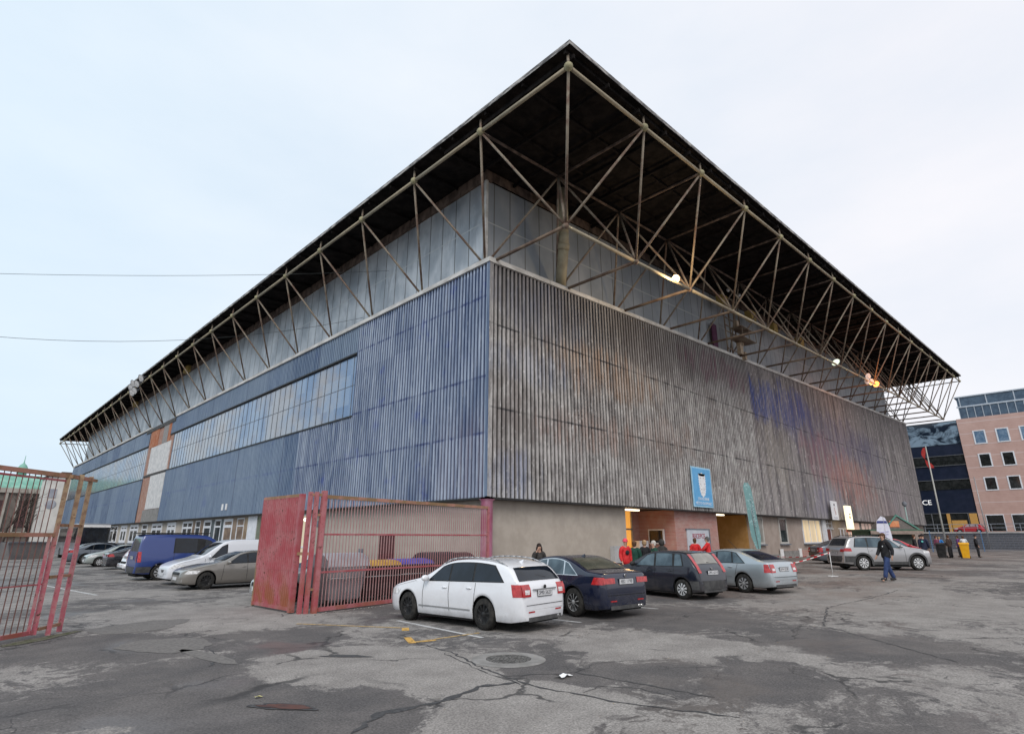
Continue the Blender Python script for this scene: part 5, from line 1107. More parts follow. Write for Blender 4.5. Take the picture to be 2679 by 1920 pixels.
def person(pos, face, h, jacket, trousers, label, hair=None, hat=None, pose='stand', bag=None, hood=False, mark=None, group=None, longhair=False, z=None, hairlen=0):
    s = h/1.76; pr_ = empty('person', (pos[0], pos[1], zg(pos[0]) if z is None else z), math.atan2(face[1], face[0])-math.pi/2, label, 'person', group)
    V = [(0,0,.96),(0,0,1.10),(0,-.005,1.30),(0,-.01,1.45),(0,.01,1.53),(0,.035,1.60),(0,.03,1.69)]
    Rr = [(.14,.105),(.125,.095),(.155,.11),(.07,.06),(.05,.05),(.072,.082),(.075,.085)]
    E = [(0,1),(1,2),(2,3),(3,4),(4,5),(5,6)]
    st = {'stand': (0,0), 'walk': (.34,-.30), 'phone': (.05,-.03), 'lean': (.05,-.05), 'step': (.18,-.14)}[pose]
    J = {}
    for k, u in enumerate((-1, 1)):
        sw = st[k]; n0 = len(V)
        hip = (u*.09,0,.90); knee = (u*.10, math.sin(sw)*.42+.03, .90-math.cos(sw)*.42); an = (u*.10, knee[1]+math.sin(sw-.18 if sw < 0 else sw-.05)*.40, max(.085, knee[2]-.40*math.cos(sw)))
        toe = (u*.12, an[1]+.15, .035 if sw >= 0 else .04)
        V += [hip, knee, an, toe]; Rr += [(.088,.088),.057,.038,(.04,.03)]; E += [(0,n0),(n0,n0+1),(n0+1,n0+2),(n0+2,n0+3)]
        J['leg', u] = (hip, knee, an, toe)
        n0 = len(V); sh = (u*.175,-.01,1.41); asw = -st[k]*.9
        el = (u*.235, math.sin(asw)*.26-.03, 1.41-.27); wr = (u*.235, el[1]+math.sin(asw+.5)*.24, el[2]-.23)
        if pose == 'phone' and u == 1: el = (.27,.12,1.22); wr = (.13,.16,1.50)
        if pose == 'lean': el = (u*.24,.16,1.22); wr = (u*.14,.36,1.12)
        dr_ = (Vector(wr)-Vector(el)).normalized(); pm = Vector(wr)+dr_*.08
        V += [sh, el, wr, tuple(pm)]; Rr += [.058,.042,.028,(.036,.02)]; E += [(3,n0),(n0,n0+1),(n0+1,n0+2),(n0+2,n0+3)]
        J['arm', u] = (sh, el, wr)
        sd = dr_.cross(Vector((u,0,0))).normalized()
        for f_, ln in ((-.026,.065),(-.009,.078),(.009,.075),(.026,.06)):
            m0 = len(V); p1 = pm+sd*f_+dr_*ln*.55; p2 = p1+dr_*ln*.4+Vector((-u*.012,0,0)); V += [tuple(p1), tuple(p2)]; Rr += [.0085,.007]; E += [(n0+3,m0),(m0,m0+1)]
        m0 = len(V); p1 = pm-dr_*.03+sd*.045; V += [tuple(p1), tuple(p1+dr_*.035+sd*.008)]; Rr += [.010,.008]; E += [(n0+3,m0),(m0,m0+1)]
    sc_ = lambda vs: [tuple(c*s for c in v) for v in vs]
    rs = lambda rr: [(r[0]*s, r[1]*s) if isinstance(r, tuple) else r*s for r in rr]
    skin_obj('body', sc_(V), E, rs(Rr), M['skin'], pr_)
    # face
    q = MB(); q.ball((0,.125*s,1.625*s), .016*s, 6, 5, sc=(.8,1.2,1.3)); 
    for u in (-1,1): q.ball((u*.078*s,.03*s,1.635*s), .022*s, 6, 5, sc=(.4,.8,1.2))
    q.build('nose_and_ears', M['skin'], pr_)
    q = MB()
    for u in (-1,1): q.ball((u*.03*s,.112*s,1.655*s), .010*s, 6, 4)
    q.ball((0,.113*s,1.582*s), .016*s, 6, 4, sc=(1.4,.4,.3)); q.build('eyes_and_mouth', M['ink'], pr_)
    Vj = [(0,0,.80),(0,0,.92),(0,0,1.10),(0,-.005,1.31),(0,-.012,1.50)]; Rj = [(.19,.145),(.195,.15),(.185,.145),(.205,.15),(.10,.09)]; Ej = [(0,1),(1,2),(2,3),(3,4)]
    for u in (-1,1):
        sh, el, wr = J['arm', u]; n0 = len(Vj); Vj += [sh, el, tuple(Vector(wr)-(Vector(wr)-Vector(el)).normalized()*.02)]; Rj += [.092,.074,.055]; Ej += [(4,n0),(n0,n0+1),(n0+1,n0+2)]
    if hood: Vj += [(0,-.09,1.53)]; Rj += [(.12,.08)]; Ej += [(4,len(Vj)-1)]
    skin_obj('jacket', sc_(Vj), Ej, rs(Rj), jacket, pr_)
    Vt = [(0,0,1.06),(0,0,.93)]; Rt = [(.15,.12),(.17,.135)]; Et = [(0,1)]
    for u in (-1,1):
        hip, knee, an, toe = J['leg', u]; n0 = len(Vt); Vt += [hip, knee, (an[0], an[1], an[2]-.02)]; Rt += [.118,.092,.080]; Et += [(1,n0),(n0,n0+1),(n0+1,n0+2)]
    skin_obj('trousers', sc_(Vt), Et, rs(Rt), trousers, pr_)
    for u in (-1,1):
        hip, knee, an, toe = J['leg', u]; q = MB(); q.ball((an[0]*s, (an[1]+.06)*s, (an[2]-.035)*s), .055*s, 10, 6, sc=(.85,2.5,.95)); q.build('shoe', M['black'], pr_)
        if mark == 'soles': pass
    hm = hair or cloth('hair_dark', (.02,.015,.012))
    if hat:
        q = MB(); q.ball((0,.02*s,1.715*s), .098*s, 14, 8, sc=(.95,1.08,.85)); q.lathe([(.10*s,0),(.103*s,.02*s),(.10*s,.045*s)], (0,.02*s,1.665*s), 'z', 16); q.build('hat', hat, pr_)
    else:
        q = MB(); q.ball((0,-.004*s,1.685*s), .098*s, 14, 8, sc=(.94,1.04,.95)); q.ball((0,-.03*s,1.63*s), .088*s, 12, 8, sc=(.95,.75,1.0)); 
        if longhair: q.ball((0,-.05*s,1.56*s), .11*s, 12, 8, sc=(1.0,.6,1.5)); [q.ball((u*.085*s,.03*s,1.54*s), .04*s, 8, 6, sc=(.8,.8,3.2)) for u in (-1,1)]
        q.build('hair', hm, pr_)
    if hood == 'up':
        q = MB(); q.ball((0,-.01*s,1.66*s), .125*s, 14, 8, sc=(1,1.0,1.15)); q.build('hood', jacket, pr_)
    if bag:
        q = MB(); q.ball((0,-.2*s,1.25*s), .17*s, 12, 8, sc=(.9,.6,1.35)); q.path([(.1*s,-.12*s,1.44*s),(.12*s,.06*s,1.48*s),(.12*s,.14*s,1.3*s),(.14*s,-.05*s,1.08*s)], .015, 5); q.build('backpack', bag, pr_)
    if mark:
        q = MB(); q.ball(mark[0], mark[1], 10, 6, sc=(1,.25,1)); q.build('jacket_emblem', mark[2], pr_)
    return pr_
blk = cloth('black_cloth', (.012,.012,.014)); jean = cloth('blue_denim', (.022,.04,.11), (.04,.065,.16)); redc = cloth('red_cloth', (.52,.015,.02), (.62,.05,.05)); dgr = cloth('dark_green_cloth', (.01,.05,.035)); nvy = cloth('navy_cloth', (.015,.018,.04)); brn = cloth('dark_brown_cloth', (.04,.025,.02)); tealc = cloth('teal_cloth', (.10,.38,.36)); bluec = cloth('bright_blue_cloth', (.02,.16,.45)); whc = cloth('white_cloth', (.6,.62,.66)); purp = cloth('purple_cloth', (.10,.03,.13)); mag = cloth('magenta_cloth', (.42,.03,.12)); char = cloth('charcoal_cloth', (.03,.028,.026))
hbrown = cloth('hair_brown', (.07,.035,.018)); hgrey = cloth('hair_grey', (.45,.42,.38)); hblond = cloth('hair_fair', (.28,.18,.10))
person((10.75,-12.07), (-.75,.55), 1.84, blk, jean, 'person in black hooded jacket and blue jeans walking past the silver SUV', hair=hbrown, pose='walk', hood=True, mark=((-.09,.16,1.33),.03,whc))
p = spot(1410, 20.5); person(p, (-.6,-1), 1.70, char, blk, 'person with long dark hair and hand to ear, between white estate and navy saloon', hair=cloth('hair_black', (.018,.012,.01)), pose='phone', longhair=True)
p = spot(1634, 23.6); person(p, (-.5,-1), 1.80, redc, blk, 'person in red and black jacket and pink knitted hat by the grey cabinet', hat=cloth('pink_wool', (.6,.06,.10)), pose='step', mark=((0,.155,1.30),.09,blk))
p = spot(1658, 24.0); person(p, (.8,.5), 1.72, dgr, blk, 'person in dark green coat carrying a teal bag, just inside the entrance', hair=hbrown, bag=None, mark=((.22,.1,1.0),.13,tealc))
p = spot(1684, 24.2); person(p, (.5,.9), 1.76, blk, blk, 'broad person in black jacket with cropped fair hair in the entrance queue', hair=hblond)
p = spot(1708, 23.6); person(p, (-.7,.5), 1.74, dgr, char, 'person with white hair and green jacket in the entrance queue', hair=hgrey)
p = spot(1729, 24.6); person(p, (.6,.9), 1.76, char, blk, 'person in dark hooded coat at the right end of the entrance queue', hood='up')
p = spot(1816, 28.2); person(p, (.8,.5), 1.68, redc, blk, 'slim person in red jacket waiting at the ticket shutter', hair=hbrown)
p = spot(1849, 27.2); person(p, (-.3,1), 1.78, redc, blk, 'stout person in red jacket with back turned, at the ticket shutter', hair=cloth('hair_grey_dark', (.09,.085,.085)), bag=None, pose='lean')
person((27.71,-10.24), (.9,.2), 1.76, nvy, blk, 'person in dark jacket with a turquoise emblem, stepping past the SUV nose', hat=blk, pose='step', mark=((-.05,-.14,1.33),.06,tealc))
p = spot(2389, 40); person(p, (.3,-1), 1.74, blk, brn, 'person in black coat nearest the green kiosk', hair=hbrown)
p = spot(2405, 41); person(p, (-.3,-1), 1.72, nvy, brn, 'person in navy jacket holding a pale red bag beside the kiosk', hat=blk, mark=((.12,.2,1.05),.14,cloth('coral_cloth', (.5,.16,.12))))
p = spot(2455, 52); person(p, (-.8,.2), 1.62, bluec, blk, 'child in bright blue jacket running by the retaining wall', hair=hblond, pose='walk')
p = spot(2478, 47.5); person(p, (.5,.8), 1.74, brn, blk, 'person in dark brown jacket left of the black bin', hair=hbrown)
p = spot(2503, 49.5); person(p, (.2,1), 1.72, purp, blk, 'person in purple jacket with a magenta backpack behind the black bin', bag=mag, hair=hbrown)
p = spot(2517, 49); person(p, (.9,.2), 1.70, whc, nvy, 'person in white jacket leaning over the yellow bin', hair=hbrown, pose='lean')
p = spot(2549, 48.5); person(p, (.2,-1), 1.76, blk, blk, 'person all in black standing right of the yellow bin', hat=blk)
p = spot(2447, 49); person(p, (-.5,-.8), 1.70, cloth('maroon_cloth', (.12,.03,.06)), char, 'person in maroon jacket beyond the child in blue', hair=hbrown)

# ------------------------------------------------------------------ bins, barrier, banners, kiosk
def wheelie(pos, rz, mat, label, s=1., tilt=0):
    c = empty('wheelie_bin', (pos[0], pos[1], zg(pos[0])), rz, label, 'bin')
    q = MB(); rows = []
    for z, hx, hy in ((.05,.20,.24),(.95,.27,.34),(.98,.29,.36)): rows.append([(x*s,y*s,z*s) for x, y in ((-hx,-hy),(hx,-hy),(hx,hy),(-hx,hy),(-hx,-hy))])
    q.grid(rows, 0, False); q.face(rows[0][:-1]); q.build('bin_body', mat, c)
    q = MB(); q.grid([[(-.3*s,y*s,z*s),(.3*s,y*s,z*s)] for y, z in ((-.38,.97),(-.37,1.02),(0,1.09),(.3,1.06),(.38,1.0),(.38,.97))], 0, True); q.build('lid', mat, c)
    for u in (-1,1): q = MB(); q.lathe([(0,-.03),(.1,-.03),(.1,.03),(0,.03)], (u*.24*s,.26*s,.1*s), 'x', 14); q.build('wheel', M['tyre'], c)
wheelie((40.7,-10.4), -1.38, simple('bright_yellow_plastic', (.75,.36,.01), (.80,.42,.02), 4, .45), 'bright yellow wheelie bin standing on the open asphalt', 1.1)
wheelie((40.3,-9.0), -1.5, simple('black_bin_plastic', (.012,.012,.014), (.03,.03,.03), 4, .5), 'black wheelie bin left of the yellow one', 1.08)
bp = Vector((11.68,-9.70, zg(11.68)))
bar_ = empty('barrier_post', bp, 0, 'thin white barrier post on a cross foot, tied with red and white tape', 'barrier')
q = MB(); q.tube((0,0,.05),(0,0,1.02),.014,n=8); q.build('pole', M['white'], bar_); q = MB(); q.bar((-.2,0,.02),(.2,0,.02),.03); q.bar((0,-.2,.025),(0,.2,.025),.03); q.build('foot', M['white'], bar_)
def tape_mat():
    n = NT('red_white_tape'); x, y, z = n.xyz(); f = n.math('FRACT', n.math('MULTIPLY', n.math('ADD', x, n.math('MULTIPLY', z, .6)), 2.4)); return n.fin(n.mix(n.math('GREATER_THAN', f, .5), (.75,.72,.70), (.60,.03,.04)), .5)
q = MB(); e0 = Vector((11.68,-9.7,zg(11.68)+1.0)); e1 = Vector((7.0,-7.4,.55)); rows = [[], []]
for i in range(15):
    t = i/14; p = e0.lerp(e1, t)-Vector((0,0,.16*math.sin(math.pi*t))); rows[0].append(p+Vector((0,0,.02))); rows[1].append(p-Vector((0,0,.02)))
q.grid(rows, 0, False); tag(q.build('barrier_tape', tape_mat()), 'red and white striped tape strung low from the parked cars to the white post', 'tape')
e2 = Vector((14.8,-6.2,.9)); q = MB(); rows = [[], []]
for i in range(9):
    t = i/8; p = e0.lerp(e2, t)-Vector((0,0,.1*math.sin(math.pi*t))); rows[0].append(p+Vector((0,0,.018))); rows[1].append(p-Vector((0,0,.018)))
q.grid(rows, 0, False); tag(q.build('barrier_tape', bpy.data.materials['red_white_tape']), 'short red and white tape from the white post back toward the dark grey car', 'tape')
# teal feather flag
ff = spot(1988, 27.6); tf = empty('feather_flag', ff, 0, 'tall narrow teal and white feather banner leaning in front of the corrugated wall', 'banner')
P0 = space(1985, 1436, 27.6)-ff; P1 = space(1951, 1262, 27.6)-ff; q = MB(); q.tube((0,0,0), P0, .02, n=6); q.tube(P0, P1, .015, n=6); q.build('pole', M['steel'], tf)
def flagm():
    n = NT('teal_banner_cloth'); f = n.ramp(n.noise(7, 5, .7), .54, .62, 0, .8); z = n.xyz()[2]; return n.fin(n.mix(n.math('MULTIPLY', f, n.ramp(z, 4.9, 4.2)), n.mix(n.ramp(z, 4.3, 5), (.14,.27,.27), (.07,.15,.17)), (.30,.45,.46)), .7)
q = MB(); rows = [[], []]
for i in range(17):
    t = i/16; p = P0.lerp(P1, t); w_ = .44*(1-.12*t)*min(1, .45+t*3)*(1 if t < .93 else 1-(t-.93)*8); rows[0].append(p-RT*w_*.5+FW*.05*math.sin(6*t)); rows[1].append(p+RT*w_*.5)
q.grid(rows, 0, True); ob = q.build('cloth', flagm(), tf)
q = MB(); rd = random.Random(12)
for k in range(30):
    t = .34+.44*k/30; c_ = P0.lerp(P1, t)-FW*.04+RT*(.07+rd.uniform(-.025,.025)); q.bar(tuple(c_-RT*rd.uniform(.03,.07)+UP*rd.uniform(-.04,.04)), tuple(c_+RT*rd.uniform(.03,.07)+UP*rd.uniform(-.04,.04)), .028, .01)
q.build('pale_scrawl', simple('banner_white', (.50,.60,.62)), ob)
# white teardrop banner
wb = spot(2318, 36); M['vio'] = simple('banner_violet', (.38,.37,.52))
tb = empty('teardrop_banner', wb, 0, 'white teardrop banner with a blue top and faint violet lines behind the walking person', 'banner')
zt0 = (space(2300, 1350, 36)-wb).z; q = MB(); q.tube((0,0,0),(0,0,zt0),.02,n=6); q.build('pole', M['steel'], tb)
pts = [(-.02,1.0),(.34,.9),(.36,1.6),(.30,zt0-.6),(.12,zt0-.08),(-.12,zt0),(-.42,zt0-.28),(-.52,zt0-.9),(-.38,1.9)]
q = MB(); q.prism(pts, lambda u, v, w: tuple(RT*u+FW*(.02*w)+Vector((0,0,v)))); q.build('cloth', simple('banner_white_cloth', (.58,.58,.68), (.66,.66,.74), 3, .7), tb)
q = MB(); q.prism([(-.44,zt0-.42),(.2,zt0-.42),(.17,zt0-.28),(-.40,zt0-.28)], lambda u, v, w: tuple(RT*u-FW*(.005+.01*w)+Vector((0,0,v)))); q.build('blue_stripe', simple('banner_navy', (.03,.04,.16)), tb)
for za_, zb2_, ua_, ub_ in ((1.0,.93,-.34,.22),(1.16,1.09,-.38,.16),(1.3,1.25,-.36,.05)): MB().prism([(ua_,zt0-za_),(ub_,zt0-za_+.06),(ub_,zt0-zb2_+.06),(ua_,zt0-zb2_)], lambda u, v, w: tuple(RT*u-FW*(.005+.01*w)+Vector((0,0,v)))).build('violet_line', M['vio'], tb)
# kiosk
kc = spot(2332, 50); kk = empty('market_kiosk', kc, math.atan2(RT.y, RT.x), 'low green market kiosk with a pitched front gable behind the silver SUV', 'kiosk')
zk = (space(2332, 1385, 50)-kc).z; hk = 1.95; gm = simple('kiosk_green', (.05,.10,.07), (.08,.14,.10), 4, .7); dg_ = simple('kiosk_dark_shutter', (.03,.04,.035), (.06,.07,.06), 3, .7)
q = MB(); q.box((-hk,-.1,0),(hk,2.4,zk-.1)); q.build('wall', gm, kk)
q = MB(); q.box((-hk+.1,-.16,1.0),(-.35,-.1,zk-.45)); q.box((-.05,-.16,1.0),(hk-.3,-.1,zk-.45)); q.build('shutter', dg_, kk)
q = MB(); q.box((-hk-.25,-.7,zk-.12),(hk+.35,2.6,zk+.02)); q.build('roof_slab', gm, kk); q = MB(); q.box((-hk-.2,-.74,zk-.38),(hk+.3,-.66,zk-.1)); q.build('fascia', simple('kiosk_fascia', (.22,.17,.15), (.3,.24,.2)), kk)
q = MB(); q.prism([(-.7,zk+.02),(1.9,zk+.02),(.3,zk+1.15)], lambda u, v, w: (u, -.55+w*2.2, v)); q.build('gable', simple('gable_brown', (.13,.12,.11), (.17,.15,.14)), kk)
q = MB(); q.bar((.25,-.6,zk+1.2),(2.05,-.6,zk),.12,.1); q.bar((.35,-.6,zk+1.2),(-.85,-.6,zk),.1,.1); q.build('gable_trim', simple('trim_green', (.09,.22,.18)), kk)
q = MB(); q.box((-.35,-.6,zk+.2),(.45,-.57,zk+.7)); q.build('orange_sign', simple('orange_sign', (.6,.18,.08), (.62,.3,.15)), kk)
lp = spot(2382, 54); l_ = empty('street_lamp', lp, 0, 'pale green lamp post rising beside the kiosk', 'street lamp')
zl2 = (space(2376, 1318, 54)-lp).z; q = MB(); q.tube((0,0,0),(0,0,zl2),.07,.05); q.build('pole', simple('lamp_green', (.25,.36,.34), (.3,.42,.4)), l_)
q = MB(); q.ball((0,0,zl2), .2, 10, 6, sc=(1,1,1.3)); q.build('lantern', M['mullion'], l_); q = MB(); q.lathe([(.1,.3),(.55,.0),(.6,-.08),(0,-.1)], (0,0,(space(2385,1385,54)-lp).z), 'z', 16); q.build('parasol_top', simple('pale_green_cap', (.2,.33,.3)), l_)

# ------------------------------------------------------------------ right background
q = MB(); q.box((86,-90,-.3),(150,14,2.45)); tag(q.build('raised_lot', simple('raised_lot_surface', (.16,.16,.165), (.22,.22,.225), .5, .9)), kind='structure')
def block_mat():
    n = NT('dark_block_wall'); x, y, z = n.xyz(); cb = n.t.nodes.new('ShaderNodeCombineXYZ'); n.put(cb.inputs[0], y); n.put(cb.inputs[1], z); t = n.t.nodes.new('ShaderNodeTexBrick'); n.t.links.new(cb.outputs[0], t.inputs['Vector'])
    t.inputs['Scale'].default_value = 1; t.inputs['Brick Width'].default_value = .9; t.inputs['Row Height'].default_value = .3; t.inputs['Mortar Size'].default_value = .02; t.inputs['Color1'].default_value = (.065,.065,.075,1); t.inputs['Color2'].default_value = (.085,.082,.09,1); t.inputs['Mortar'].default_value = (.15,.15,.155,1); return n.fin(t.outputs[0], .85)
rw_ = empty('retaining_wall', (0,0,0), 0, 'dark block retaining wall with a pale cap below the raised car park', 'wall')
q = MB(); q.box((85.2,-90,-.3),(85.98,3,2.40)); q.build('block_wall', block_mat(), rw_); q = MB(); q.box((85.0,-90,2.40),(86.1,3,2.56)); q.build('cap', M['ledge'], rw_)
q = MB(); y = -60
while y < 2: q.bar((85.5,y,2.56),(85.5,y,3.6),.05); y += 1.5
q.bar((85.5,-60,3.6),(85.5,2,3.6),.06); q.bar((85.5,-60,3.1),(85.5,2,3.1),.04); q.build('hand_rail', simple('dull_rail', (.25,.28,.33)), rw_)
mfn = empty('mesh_fence', (0,0,0), 0, 'blue framed wire mesh fence with slanting blue posts before the dark retaining wall', 'fence')
fa_, fb_ = Vector((64.5,-4.0)), Vector((84,-15.2)); fd = (fb_-fa_).normalized(); fl = (fb_-fa_).length; q = MB(); t = 0
while t < fl: p = fa_+fd*t; q.bar((p.x,p.y,.3),(p.x,p.y,2.5),.018); t += .22
for k in range(12): z_ = .35+k*.19; q.bar((fa_.x,fa_.y,z_),(fb_.x,fb_.y,z_),.016)
q.build('wire_mesh', simple('mesh_grey_blue', (.14,.17,.22)), mfn)
bm_ = simple('blue_post_paint', (.07,.16,.32), (.12,.22,.38))
for t, lean in ((fl*.70,.35),(fl*.745,-.35)): p = fa_+fd*t; q = MB(); q.bar((p.x,p.y,.27),(p.x-fd.x*lean,p.y-fd.y*lean,2.9),.18); q.build('post', bm_, mfn)
for t in (.2, fl*.35): p = fa_+fd*t; q = MB(); q.bar((p.x,p.y,.27),(p.x,p.y,2.6),.08); q.build('post', bm_, mfn)
# pink brick building
PX = 115.
def pinkbrick():
    n = NT('pink_brick'); x, y, z = n.xyz(); f = n.ramp(n.noise(.5, 5, .7), .3, .7); col = n.mix(f, (.45,.29,.25), (.52,.35,.305))
    ln = n.math('FRACT', n.math('DIVIDE', n.math('SUBTRACT', z, 2.5), .30)); col = n.mix(n.ramp(ln, .86, .93, 0, .5), col, (.33,.22,.19))
    big = n.math('ABSOLUTE', n.math('SUBTRACT', n.math('FRACT', n.math('DIVIDE', n.math('SUBTRACT', z, .6), 2.05)), .5)); col = n.mix(n.ramp(big, .04, .02, 0, .75), col, (.58,.47,.45)); return n.fin(col, .85)
bb = empty('brick_office_building', (0,0,0), 0, 'modern pink brick office building with square white framed windows and glazed top storey', 'building')
q = MB(); q.box((PX,-70,2.4),(PX+25,-2.85,22.9)); q.build('brick_wall', pinkbrick(), bb)
sk_pane = glass('sky_pane', (.10,.17,.26), (.2,.28,.38), .06); dk_pane = glass('dark_pane', (.012,.014,.014), (.03,.032,.032), .06)
for c in range(4):
    for z0, z1, dkk in ((18.15,20.4,0),(14.0,16.2,1),(9.9,12.05,1)):
        y1 = -4.95-c*3.22; y0 = y1-1.5; w = empty('window', (0,0,0)); w.parent = bb
        q = MB(); q.box((PX-.02,y0,z0),(PX+.05,y1,z1)); q.build('pane', dk_pane if dkk else sk_pane, w)
        q = MB(); [q.box((PX-.08,a_,b_),(PX-.0,c_,d_)) for a_, b_, c_, d_ in ((y0-.16,z0-.12,y0+.04,z1+.12),(y1-.04,z0-.12,y1+.16,z1+.12),(y0+.04,z0-.12,y1-.04,z0+.05),(y0+.04,z1-.05,y1-.04,z1+.12))]; q.build('window_frame', M['white_frame'], w)
    y1 = -3.95-c*3.5; w = empty('shop_window', (0,0,0)); w.parent = bb; q = MB(); q.box((PX-.02,y1-2.3,2.9),(PX+.05,y1,5.55)); q.build('pane', dk_pane, w)
    q = MB(); q.box((PX-.08,y1-2.4,5.55),(PX,y1+.1,5.7)); q.box((PX-.08,y1,2.9),(PX,y1+.1,5.55)); q.box((PX-.08,y1-2.4,2.9),(PX,y1-2.3,5.55)); q.build('window_frame', M['white_frame'], w)
q = MB(); q.box((PX+.4,-70,22.9),(PX+20,-3.5,26.9)); tp = q.build('glazed_storey', glass('navy_glazing', (.035,.06,.10), (.07,.11,.16), .12), bb)
q = MB(); q.box((PX+.25,-70,25.0),(PX+.4,-3.3,25.25)); q.box((PX+.2,-70,26.9),(PX+20,-3.2,27.1))
for k in range(14): y = -3.6-k*1.15; q.box((PX+.3,y,22.9),(PX+.4,y+.09,25.0))
for k in range(5): y = -4.0-k*3.9; q.box((PX+.3,y,25.25),(PX+.4,y+.15,26.9))
q.build('mullions', simple('silver_mullion', (.38,.42,.47)), tp)
# dark glass building with OFFICE lettering
ob = empty('glass_office_building', (0,0,0), 0, 'dark navy glass office building with white lettering between the hall and the pink brick block', 'building')
navyp = simple('navy_panel', (.008,.014,.032), (.014,.02,.042), 1, .35, coat=.3)
q = MB(); q.box((PX+.3,-2.84,2.4),(PX+25,40,22.8)); q.build('navy_panels', navyp, ob)
def skyglass():
    n = NT('painted_sky_glass'); f = n.noise(.28, 5, .65, n.vec((1,1,1.6)), .8); return n.fin(n.mix(n.ramp(f, .44, .6), (.012,.02,.035), (.22,.30,.38)), .08, 0, spec=.6)  # mirrored sky and dark clouds are painted in as noise colours
for z0, z1, m in ((18.5,22.7,skyglass()),(14.7,16.4,dk_pane),(10.3,12.0,dk_pane),(2.5,6.0,dk_pane)):
    q = MB(); q.box((PX+.2,-2.8,z0),(PX+.299,40,z1)); q.build('window_band', m, ob)
q = MB()
for z in (6.05,16.45,12.05,14.65,22.75): q.box((PX+.1,-2.84,z-.04),(PX+.19,40,z+.04))
for k in range(8): y = -1.5+k*2.7; q.box((PX+.1,y,2.5),(PX+.19,y+.12,6))
q.build('mullions', simple('dull_mullion', (.12,.13,.14), (.17,.17,.18)), ob)
orng = simple('orange_render', (.50,.27,.07), (.56,.32,.10))
q = MB(); q.box((PX-.05,-2.7,3.6),(PX+.09,-1.6,5.95)); q.box((PX-.05,-1.1,3.2),(PX+.09,1.1,4.8)); q.box((PX-.05,1.2,2.6),(PX+.09,1.7,6.0)); q.build('orange_panels', orng, ob)
text('OFFICE', 1.25, glow('white_letters', (.8,.8,.8), .5), ob, frame4((PX+.15,3.55,8.05), (0,-1,0), (0,0,1)), 'lettering', .04, 'RIGHT')
fp = empty('flagpole', (81.4,-2.75,.27), 0, 'tall pale flagpole before the dark glass building with a limp red flag', 'flagpole')
q = MB(); q.tube((0,0,0),(0,0,14.0),.13,.07); q.build('pole', simple('pale_pole', (.45,.46,.42), (.5,.5,.48)), fp)
q = MB(); q.grid([[(.0,.05+.55*t*math.sin(3*t+s_*2)*1.0+s_*.6*math.sin(math.pi*min(1,t+.15)), 13.8-2.9*t) for s_ in (0,.33,.66,1)] for t in [i/10 for i in range(11)]], 0, True); q.build('flag', simple('red_flag', (.45,.03,.03), (.55,.08,.07), 2, .8), fp)
fp2 = empty('flagpole', (84.5,-7.0,.27), 0, 'thin bare pole standing in front of the orange panels', 'pole'); q = MB(); q.tube((0,0,0),(0,0,9.6),.08,.05); q.build('pole', M['steel'], fp2)

# ------------------------------------------------------------------ left background
ow = empty('old_town_building', (0,0,0), 0, 'old grey stone building with a green copper roof behind the open gate', 'building')
q = MB(); q.box((-75,184,-.3),(2.0,205,14.6)); q.build('stone_wall', simple('old_stone', (.13,.115,.105), (.20,.175,.16), .4, .9), ow)
q = MB(); q.grid([[(-75,y,z),(2.0,y,z)] for y, z in ((183.6,14.4),(183.8,14.8),(187,18.0),(192,18.6))], 0, False); q.face([(2.0,183.8,14.8),(2.0,187,18),(2.0,200,18.6),(2,205,14.8)]); q.build('copper_roof', simple('green_copper', (.16,.36,.29), (.25,.46,.38), .7, .7), ow)
q = MB()
for k in range(11): x = -2.6-k*5.0; q.box((x,183.7,4.5),(x+2.1,183.99,11.2))
q.build('tall_windows', simple('dark_red_window', (.05,.025,.03), (.09,.05,.05), 1, .5), ow)
q = MB()
for k in range(22): x = -.4-k*2.5; q.box((x,183.3,3.2),(x+.5,183.98,13.2))
q.box((-75,183.2,13.2),(2.2,184,14.4)); q.box((-75,183.4,2.2),(2.2,184,3.2)); q.build('pilasters', simple('pale_stone', (.30,.28,.25), (.38,.36,.33), .5, .9), ow)
dm = empty('dome_turret', (-2.9,190,0), 0, 'small green copper dome with a spire on the skyline above the barred gate', 'turret')
q = MB(); q.lathe([(1.1,17),(1.1,19.2),(1.3,19.3),(1.2,20.2),(.75,21.1),(.25,21.6),(.12,22.0),(.05,23.8)], (0,0,0), 'z', 16); q.build('dome', bpy.data.materials['green_copper'], dm)
wbd = empty('white_end_wall_building', (0,0,0), 0, 'white rendered end wall with a faded grey emblem, seen through the gate posts', 'building')
q = MB(); q.box((1.4,170,-.3),(20,183,17.0)); q.build('white_wall', simple('white_render', (.52,.51,.49), (.62,.61,.58), .4, .85), wbd)
q = MB(); q.box((1.0,169.7,16.9),(20.4,183.3,17.3)); q.box((4,172,17.3),(7.5,178,18.4)); q.build('roof_edge', simple('brown_roof', (.10,.06,.05)), wbd)
em_ = simple('faded_emblem', (.25,.27,.32), (.36,.38,.42), .8)
q = MB(); q.box((1.9,169.9,11.6),(3.6,169.98,13.8)); q.build('emblem_square', em_, wbd); q = MB(); q.ball((2.9,169.95,9.9), 1.15, 16, 10, sc=(1,.05,1)); q.build('emblem_globe', em_, wbd)
q = MB(); q.box((7.0,169.9,9.4),(9,169.98,12.0)); q.build('window', M['pane_dark'], wbd)
